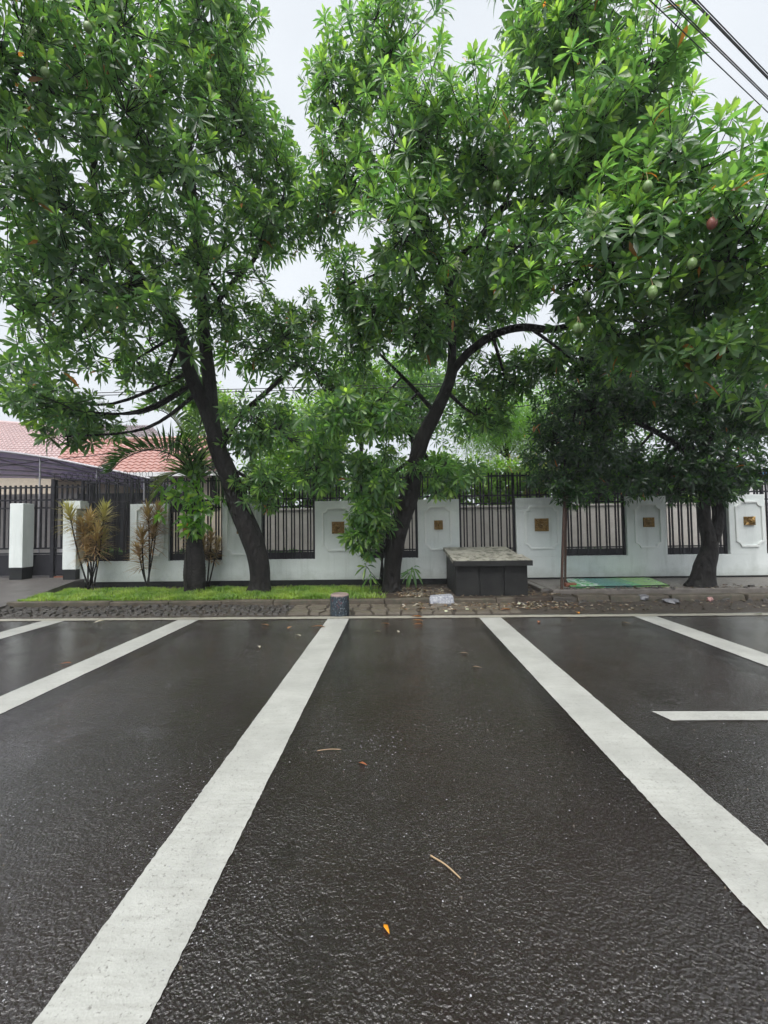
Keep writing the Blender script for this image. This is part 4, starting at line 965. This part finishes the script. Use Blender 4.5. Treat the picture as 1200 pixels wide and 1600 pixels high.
def fallen(px, py, size, ang, col, label, group=None, curl=.4, z=.006):
    p = gp(px, py, z); a = R(ang)
    A = np.array([[math.cos(a), math.sin(a), .12]]); V, T = leaf_np(np.zeros((1,3)), A, np.array([[.1,.2,1.0]]), np.array([size]), np.array([size*.42]), np.array([.16]), curl)
    V = V - V.mean(0)*np.array([1,1,0]); V[:,2] -= V[:,2].min()
    me = add_mesh_np('fallen_leaf', V, T, np.tile(np.array(col)*random.uniform(.85,1.1),(8,1)), MAT['dryleaf']); o = link('fallen_leaf', me, None, None, (p.x, p.y, z))
    sm = o.modifiers.new('thickness','SOLIDIFY'); sm.thickness = .0012
    tag(o, label, 'leaf', group)
OR, TN, PL, RD = (.62,.24,.03), (.42,.22,.10), (.50,.45,.37), (.48,.16,.06)
fallen(604,1452,.045,120,(.85,.36,.02),'bright orange leaf on the asphalt nearest the camera')
fallen(567,1194,.065,150,RD,'reddish brown leaf on the asphalt in the middle of the central bay')
fallen(103,1037,.11,20,RD,'small orange leaf on the asphalt of the bay at far left')
fallen(156,972,.20,70,PL,'pale curled leaf on the edge line near the left end')
fallen(497,980,.22,5,TN,'tan leaf touching the top of the white line under the bollard')
fallen(414,977,.16,-25,TN,'tan leaf on the asphalt left of the bollard line')
fallen(651,964,.20,4,OR,'upper orange leaf of three lying by the edge line right of the bollard', z=.011)
fallen(653,970,.19,-8,(.66,.34,.12),'middle orange leaf of three lying by the edge line right of the bollard')
fallen(654,976,.16,6,(.58,.26,.10),'lower orange leaf of three lying by the edge line right of the bollard')
fallen(602,975,.15,-15,TN,'brown leaf on the asphalt just right of the bollard')
fallen(842,972,.13,60,RD,'reddish leaf on the asphalt right of the line before the bin')
fallen(903,958,.16,80,(.85,.36,.02),'bright orange leaf on the edge line in front of the rusty poles', z=.011)
fallen(790,953,.20,10,(.55,.25,.10),'large brown leaf in the gutter in front of the black bin', z=.035)
fallen(1184,960,.16,0,(.60,.60,.56),'whitish scrap of leaf on the wet asphalt at the right edge')
for (px, py, sz_, lab) in ((453,981,.12,'faded leaf scrap left of the bollard line, nearer the edge line of the two'), (466,993,.11,'faded leaf scrap left of the bollard line, farther from the edge line of the two'),
        (405,1011,.11,'faded leaf scrap alone in the bay left of the bollard'), (590,987,.11,'faded leaf scrap right of the bollard, below the brown leaf'), (622,987,.10,'faded leaf scrap between the brown leaf and the three orange leaves'),
        (725,1021,.10,'faded leaf scrap in the central bay, upper of two by the right white line'), (745,1043,.10,'faded leaf scrap in the central bay, lower of two by the right white line'), (978,974,.14,'faded leaf scrap in the right bay at the foot of its far line'), (890,967,.12,'faded leaf scrap right of the reddish leaf before the bin')):
    fallen(px, py, sz_, random.uniform(0,360), random.choice((PL,(.34,.24,.16),TN)), lab, 'faded leaf scraps on the asphalt')
def stick(p0, p1, r, label):
    a, c = gp(*p0, .006), gp(*p1, .006); b = MB(); m = a.lerp(c,.5)+Vector((.004,.004,.004)); b.tube(catmull([a,m,c],4), [r*1.3]+[r]*7+[r*.5], 6); tag(obj('dry_twig', b, MAT['twig'], smooth=True, origin=tuple(a)), label, 'twig')
stick((673,1337),(720,1373),.0035,'straw coloured dry twig on the asphalt near the camera'); stick((496,1173),(533,1171),.0025,'thin dry twig on the asphalt beside the left white line')
# specks of gravel
n = 260; sx = rng.uniform(-2.5,2.6,n); sy = 1.1+rng.random(n)**1.6*5.2; b = MB()
for i in range(n):
    r = random.uniform(.002,.006); c = (sx[i], sy[i], .001); b.prism([(c[0]+r*math.cos(t+i), c[1]+r*random.uniform(.6,1)*math.sin(t+i)) for t in (0,1.26,2.5,3.77,5.0)], .0, r*.9, .35)
tag(obj('grit', b, MAT['stone']), 'tiny pale grit scattered over the wet asphalt', 'grit', kind='stuff')
# rubbish in the right gutter
def crumple(name, px, py, z, r, sq, m, label, cat):
    p = gp(px, py, z); b = MB(); b.lathe([(.02,0),(r*.8,r*.1*sq),(r,r*.5*sq),(r*.7,r*.9*sq),(.02,r*sq)], (p.x,p.y,z), 10)
    b.v = [(v[0]+random.uniform(-r,r)*.3, v[1]+random.uniform(-r,r)*.3, v[2]+random.uniform(0,r)*.25) for v in b.v]; tag(obj(name, b, m, origin=(p.x,p.y,z)), label, cat)
crumple('plastic_bag', 1005, 938, .03, .10, .9, MAT['plastic'], 'crumpled grey plastic bag in the gutter below the green board', 'bag')
crumple('crushed_cup', 1109, 940, .03, .055, 1.4, simple('pink_paper', (.50,.28,.26), (.36,.20,.19), 20, .5, 0), 'crushed pinkish paper cup in the gutter below the twisted trunk', 'cup')
crumple('plastic_sheet', 1050, 942, .028, .14, .35, MAT['plastic'], 'flattened dark plastic sheet in the gutter right of the grey bag', 'plastic sheet')
for (px, py, lab) in ((730,953,'white petal cluster in the gutter left of the bin front'),(752,941,'white petal cluster directly before the bin front'),(786,931,'white petal cluster by the bin panels, centre'),(811,944,'white petal cluster right of centre before the bin'),(832,940,'white petal cluster at the right corner of the bin'),(697,956,'white petal cluster below the pale stone block')):
    crumple('fallen_blossom', px, py, .03, .028, .7, MAT['flower'], lab, 'blossom')

# ------------------------------------------------------------------ house at the left
def tile_roof(name, p00, p10, p01, p11, m, nu, nv, parent, amp=.028):
    """p00-p10 eave (left to right), p01-p11 ridge; rounded columns, stepped rows"""
    p00, p10, p01, p11 = map(Vector, (p00,p10,p01,p11)); nn = (p10-p00).cross(p01-p00).normalized(); sub = 4
    vs = []; rows = []
    for j in range(nv):
        for e in (0, 1):
            v = (j+e)/nv; row = []
            for i in range(nu*sub+1):
                u = i/(nu*sub); ph = (i % sub)/sub; p = (p00.lerp(p10,u)).lerp(p01.lerp(p11,u), v)
                h = amp*(math.sin(ph*2*math.pi)) + (.035 if e == 0 else 0.0)
                row.append(len(vs)); vs.append(tuple(p + nn*h))
            rows.append(row)
    b = MB(); b.v = vs
    for r in range(len(rows)-1):
        for i in range(len(rows[r])-1): b.f.append((rows[r][i], rows[r][i+1], rows[r+1][i+1], rows[r+1][i]))
    return obj(name, b, m, parent, smooth=False)
hs_ = root('house', 'single storey house with red tiled roof behind the fence at left', 'house', (-9.5, 16, .3))
e0, e1 = wp(60,742,14.2), wp(345,742,14.2); r0, r1 = wp(120,688,17.4), wp(340,684,17.4)
tile_roof('roof', e0, e1, r0, r1, MAT['redtile'], 26, 13, hs_)
b = MB(); b.box(e0.x+.3, e1.x-.2, 14.7, 17, .3, e0.z-.02); obj('house_wall', b, MAT['cream'], hs_)
b = MB(); b.tube([r0, r1], .10, 8); obj('ridge', b, MAT['redtile'], hs_)
b = MB(); b.box(e0.x, e1.x, 14.12, 14.2, e0.z-.14, e0.z+.02); obj('fascia', b, MAT['white'], hs_)
for xx in (-10.2, -8.6):
    b = MB(); b.box(xx, xx+.9, 14.66, 14.70, 1.4, 2.6); wn = obj('window', b, MAT['dark'], hs_); b = MB(); b.box(xx-.05, xx+.95, 14.63, 14.66, 1.33, 1.4); obj('sill', b, MAT['white'], wn)
h2 = root('house', 'house with a large pale pink tiled roof at the far left', 'house', (-18, 19, .3))
e0, e1 = wp(-90,716,17.6), wp(165,716,17.6); r0, r1 = wp(-90,652,22), wp(98,668,22)
tile_roof('roof', e0, e1, r0, r1, MAT['paletile'], 34, 18, h2)  # pale pinkish tile tone over the whole slope
b = MB(); b.tube([r1, e1], .11, 8); obj('hip_ridge', b, MAT['redtile'], h2)
b = MB(); b.tube([r0, r1], .11, 8); obj('ridge', b, MAT['paletile'], h2)
b = MB(); b.box(e0.x+.3, e1.x-.4, 18.2, 22, .3, e0.z); obj('house_wall', b, MAT['cream'], h2)
h3 = root('house', 'cream upper storey with balcony bars under a grey tiled roof', 'house', (-13, 24, .3))
e0, e1 = wp(128,690,23), wp(262,690,23); r0, r1 = wp(165,664,26), wp(235,664,26)
tile_roof('roof', e0, e1, r0, r1, MAT['greytile'], 20, 10, h3)
b = MB(); b.box(e0.x+.3, e1.x-.3, 23.5, 26, .3, e0.z+.02); obj('house_wall', b, MAT['cream'], h3)
b = MB(); b.box(e0.x, e1.x, 22.9, 23, e0.z-.25, e0.z); obj('fascia', b, MAT['cream'], h3)
bz0, bz1 = wp(150,722,22.8).z, wp(150,694,22.8).z; bm_ = bar_mesh('baluster', .05, bz1-bz0)
for xx in np.arange(e0.x+.4, e1.x-.3, .17): put('baluster', bm_, float(xx), 22.8, bz0, h3, MAT['iron'])
b = MB(); b.box(e0.x+.3, e1.x-.3, 22.7, 22.95, bz0-.2, bz0); obj('balcony_floor', b, MAT['cream'], h3)
# carport
cp = root('carport', 'carport with a low curved smoky roof sheet behind the black gate', 'carport', (-10, 12, .36))
fp = [(-420,700),(-240,692),(-110,694),(0,704),(60,712),(100,719),(140,727),(190,737),(240,748)]
Fp = catmull([wp(x_, y_, 10.6) for x_, y_ in fp], 5); Bk = [Vector((p.x, 14.6, p.z-.50)) for p in Fp]
b = MB(); k = len(Fp); b.v = [tuple(p) for p in Fp+Bk] + [(p.x,p.y,p.z+.012) for p in Fp+Bk]
for i in range(k-1):
    b.f += [(i,i+1,k+i+1,k+i), (2*k+i+1,2*k+i,3*k+i,3*k+i+1), (i,2*k+i,2*k+i+1,i+1), (k+i+1,3*k+i+1,3*k+i,k+i)]
obj('roof_sheet', b, MAT['canopy'], cp)
b = MB(); b.tube([p+Vector((0,-.02,-.02)) for p in Fp], .035, 6); obj('front_rim', b, MAT['metal'], cp, smooth=True)
for yy in (11.4, 12.3, 13.2, 13.95):
    b = MB(); b.tube([Vector((p.x, yy, p.z-.05-.125*(yy-10.6))) for p in Fp], .028, 6); obj('rafter', b, MAT['metal'], cp, smooth=True)
for i in (12, 21, 28, 34, 40):
    b = MB(); b.tube([Fp[i]+Vector((0,0,-.03)), Bk[i]+Vector((0,0,-.05))], .02, 5); obj('purlin', b, MAT['metal'], cp)
for xx, yy in ((Fp[31].x, 10.65), (Fp[38].x, 10.65), (Fp[20].x, 10.66), (Fp[6].x, 10.65)):
    zz_ = min(Fp, key=lambda p: abs(p.x-xx)).z; b = MB(); b.tube([(xx,yy,.3),(xx,yy,zz_-.02)], .022, 6); obj('post', b, MAT['metal'], cp)
gr = root('garage', 'dark timber fronted garage standing in the shade under the carport', 'garage', (-9.5, 14.1, .36))
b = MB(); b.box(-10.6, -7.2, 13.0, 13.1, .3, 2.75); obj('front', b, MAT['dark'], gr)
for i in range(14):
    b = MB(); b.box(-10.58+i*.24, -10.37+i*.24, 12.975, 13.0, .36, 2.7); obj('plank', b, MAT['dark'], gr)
b = MB(); b.box(-20, -10.62, 14.3, 14.5, .3, 2.9)
tag(obj('side_wall', b, MAT['inner'], origin=(-15,14.3,.36)), 'pale wall seen between the gate bars under the carport', 'wall')
# blue and white stall roof behind the fence at right
st = root('stall', 'white stall with a blue top band behind the fence at the right edge', 'stall', (8.9, 12.2, .3))
z0, z1, z2 = wp(1185,764,12.4).z, wp(1185,752,12.4).z, wp(1185,740,12.4).z
xa = wp(1165,750,12.2).x
b = MB(); b.box(xa, xa+2.4, 12.2, 13.4, .3, z1); obj('body', b, MAT['white'], st)
b = MB(); b.box(xa-.05, xa+2.45, 12.1, 13.45, z1, z2); obj('top_band', b, MAT['blue'], st)

# ------------------------------------------------------------------ overhead cables
d62 = Vector((1180/620, 1, 0)).normalized()
for (px, z, r, lab) in ((1015,7.6,.006,'single thin overhead cable nearest the tree at upper right'), (1042,7.8,.007,'lower overhead cable of the middle pair at upper right'), (1047,7.85,.007,'upper overhead cable of the middle pair at upper right'),
        (1080,8.1,.009,'lowest overhead cable of the outer three at upper right'), (1084,8.16,.006,'middle overhead cable of the outer three at upper right'), (1089,8.22,.007,'outermost overhead cable at the top right corner')):
    p = gp(px, 0, z); b = MB(); n_ = 40
    pts = [p + d62*s for s in np.linspace(-26, 34, n_)]
    b.tube(pts, r, 5); tag(obj('overhead_cable', b, MAT['cable'], smooth=True, origin=tuple(p)), lab, 'cable', 'overhead cables')
for (pa_, pb2, lab) in (((560,603),(900,594),'highest cable passing behind the middle trunk'), ((560,607),(900,598),'second cable passing behind the middle trunk'), ((560,664),(960,618),'slanting cable over the feathery tree behind the fence')):
    a, c = wp(*pa_, 11.2), wp(*pb2, 11.2); d = (c-a); b = MB(); b.tube([a-d*4, a, c, c+d*4], .012, 5); tag(obj('overhead_cable', b, MAT['cable'], smooth=True, origin=tuple(a)), lab, 'cable', 'overhead cables')

# ------------------------------------------------------------------ broken stone along the right gutter
rub = MB()
for i in range(70):
    x_ = random.uniform(2.2, 9.6); y_ = random.choice((random.uniform(7.5,7.66), random.uniform(7.98,8.08))); z_ = .03 if y_ < 7.8 else .213; r_s = random.uniform(.03,.09)
    n_ = random.randint(5,7); rub.prism([(x_+r_s*random.uniform(.7,1.2)*math.cos(6.283*j/n_), y_+.6*r_s*random.uniform(.7,1.2)*math.sin(6.283*j/n_), random.uniform(-.01,.01)) for j in range(n_)], z_-.02, z_+random.uniform(.015,.05), .25)
tag(obj('rubble', rub, MAT['cobble']), 'broken dark stone bits along the kerb at the right', 'rubble', kind='stuff')
# ------------------------------------------------------------------ rain haze
hz = MB().box(-60, 60, -20, 40, -1.0, 16)
hm = bpy.data.materials.new('rain_haze'); hm.use_nodes = True; ht = hm.node_tree; ht.nodes.clear()
pv = ht.nodes.new('ShaderNodeVolumePrincipled'); pv.inputs['Color'].default_value = (.93,.96,1,1); pv.inputs['Density'].default_value = .0016
oo = ht.nodes.new('ShaderNodeOutputMaterial'); ht.links.new(pv.outputs[0], oo.inputs['Volume'])
ho = obj('haze', hz, hm); tag(ho, kind='stuff')

# ------------------------------------------------------------------ drops bouncing off the asphalt, their glints painted pale
n = 46000; dx = rng.uniform(-4, 4, n); dy = 1.0 + rng.random(n)**1.7*5.3
fld = np.sin(dx*1.9+1.2)*np.sin(dy*2.7+dx*.8) + .6*np.sin(dx*5.3+dy*3.1+.7) + .5*np.sin(dy*7.1-dx*2.2); keep = rng.random(n) < np.clip(.10 + .40*fld, .03, 1)
dx, dy = dx[keep], dy[keep]; n = len(dx); rr = (.0009+.0026*rng.random(n)**2.2)*np.interp(dy, [1, 2.5, 6.3], [1, 1.0, 1.35]); el = rng.uniform(.7,1.6,n); an = rng.random(n)*3.14
ca = np.arange(6)*math.pi/3; ex = np.cos(ca)[None]*(rr*el)[:,None]; ey = np.sin(ca)[None]*rr[:,None]
rx_ = ex*np.cos(an)[:,None]-ey*np.sin(an)[:,None]; ry_ = ex*np.sin(an)[:,None]+ey*np.cos(an)[:,None]
ring_ = np.stack([dx[:,None]+rx_, dy[:,None]+ry_, np.full((n,6),.0045)], 2); topv = np.stack([dx, dy, .0045+rr*.8], 1)[:,None]
V = np.concatenate([ring_, topv], 1).reshape(-1,3); T = ((np.arange(n)*7)[:,None,None] + np.array([[i, (i+1) % 6, 6] for i in range(6)])[None]).reshape(-1,3)
dm_ = simple('splash_painted_glint', (.20,.20,.21), (.42,.43,.45), 60, .12, 0); me = add_mesh_np('rain_splashes', V, T, None, dm_)  # opaque pale grey stands in for the bright glints of the drops
tag(link('rain_splashes', me), 'tiny rain splashes on the wet asphalt, their glints painted in as pale colour', 'splashes', kind='stuff')
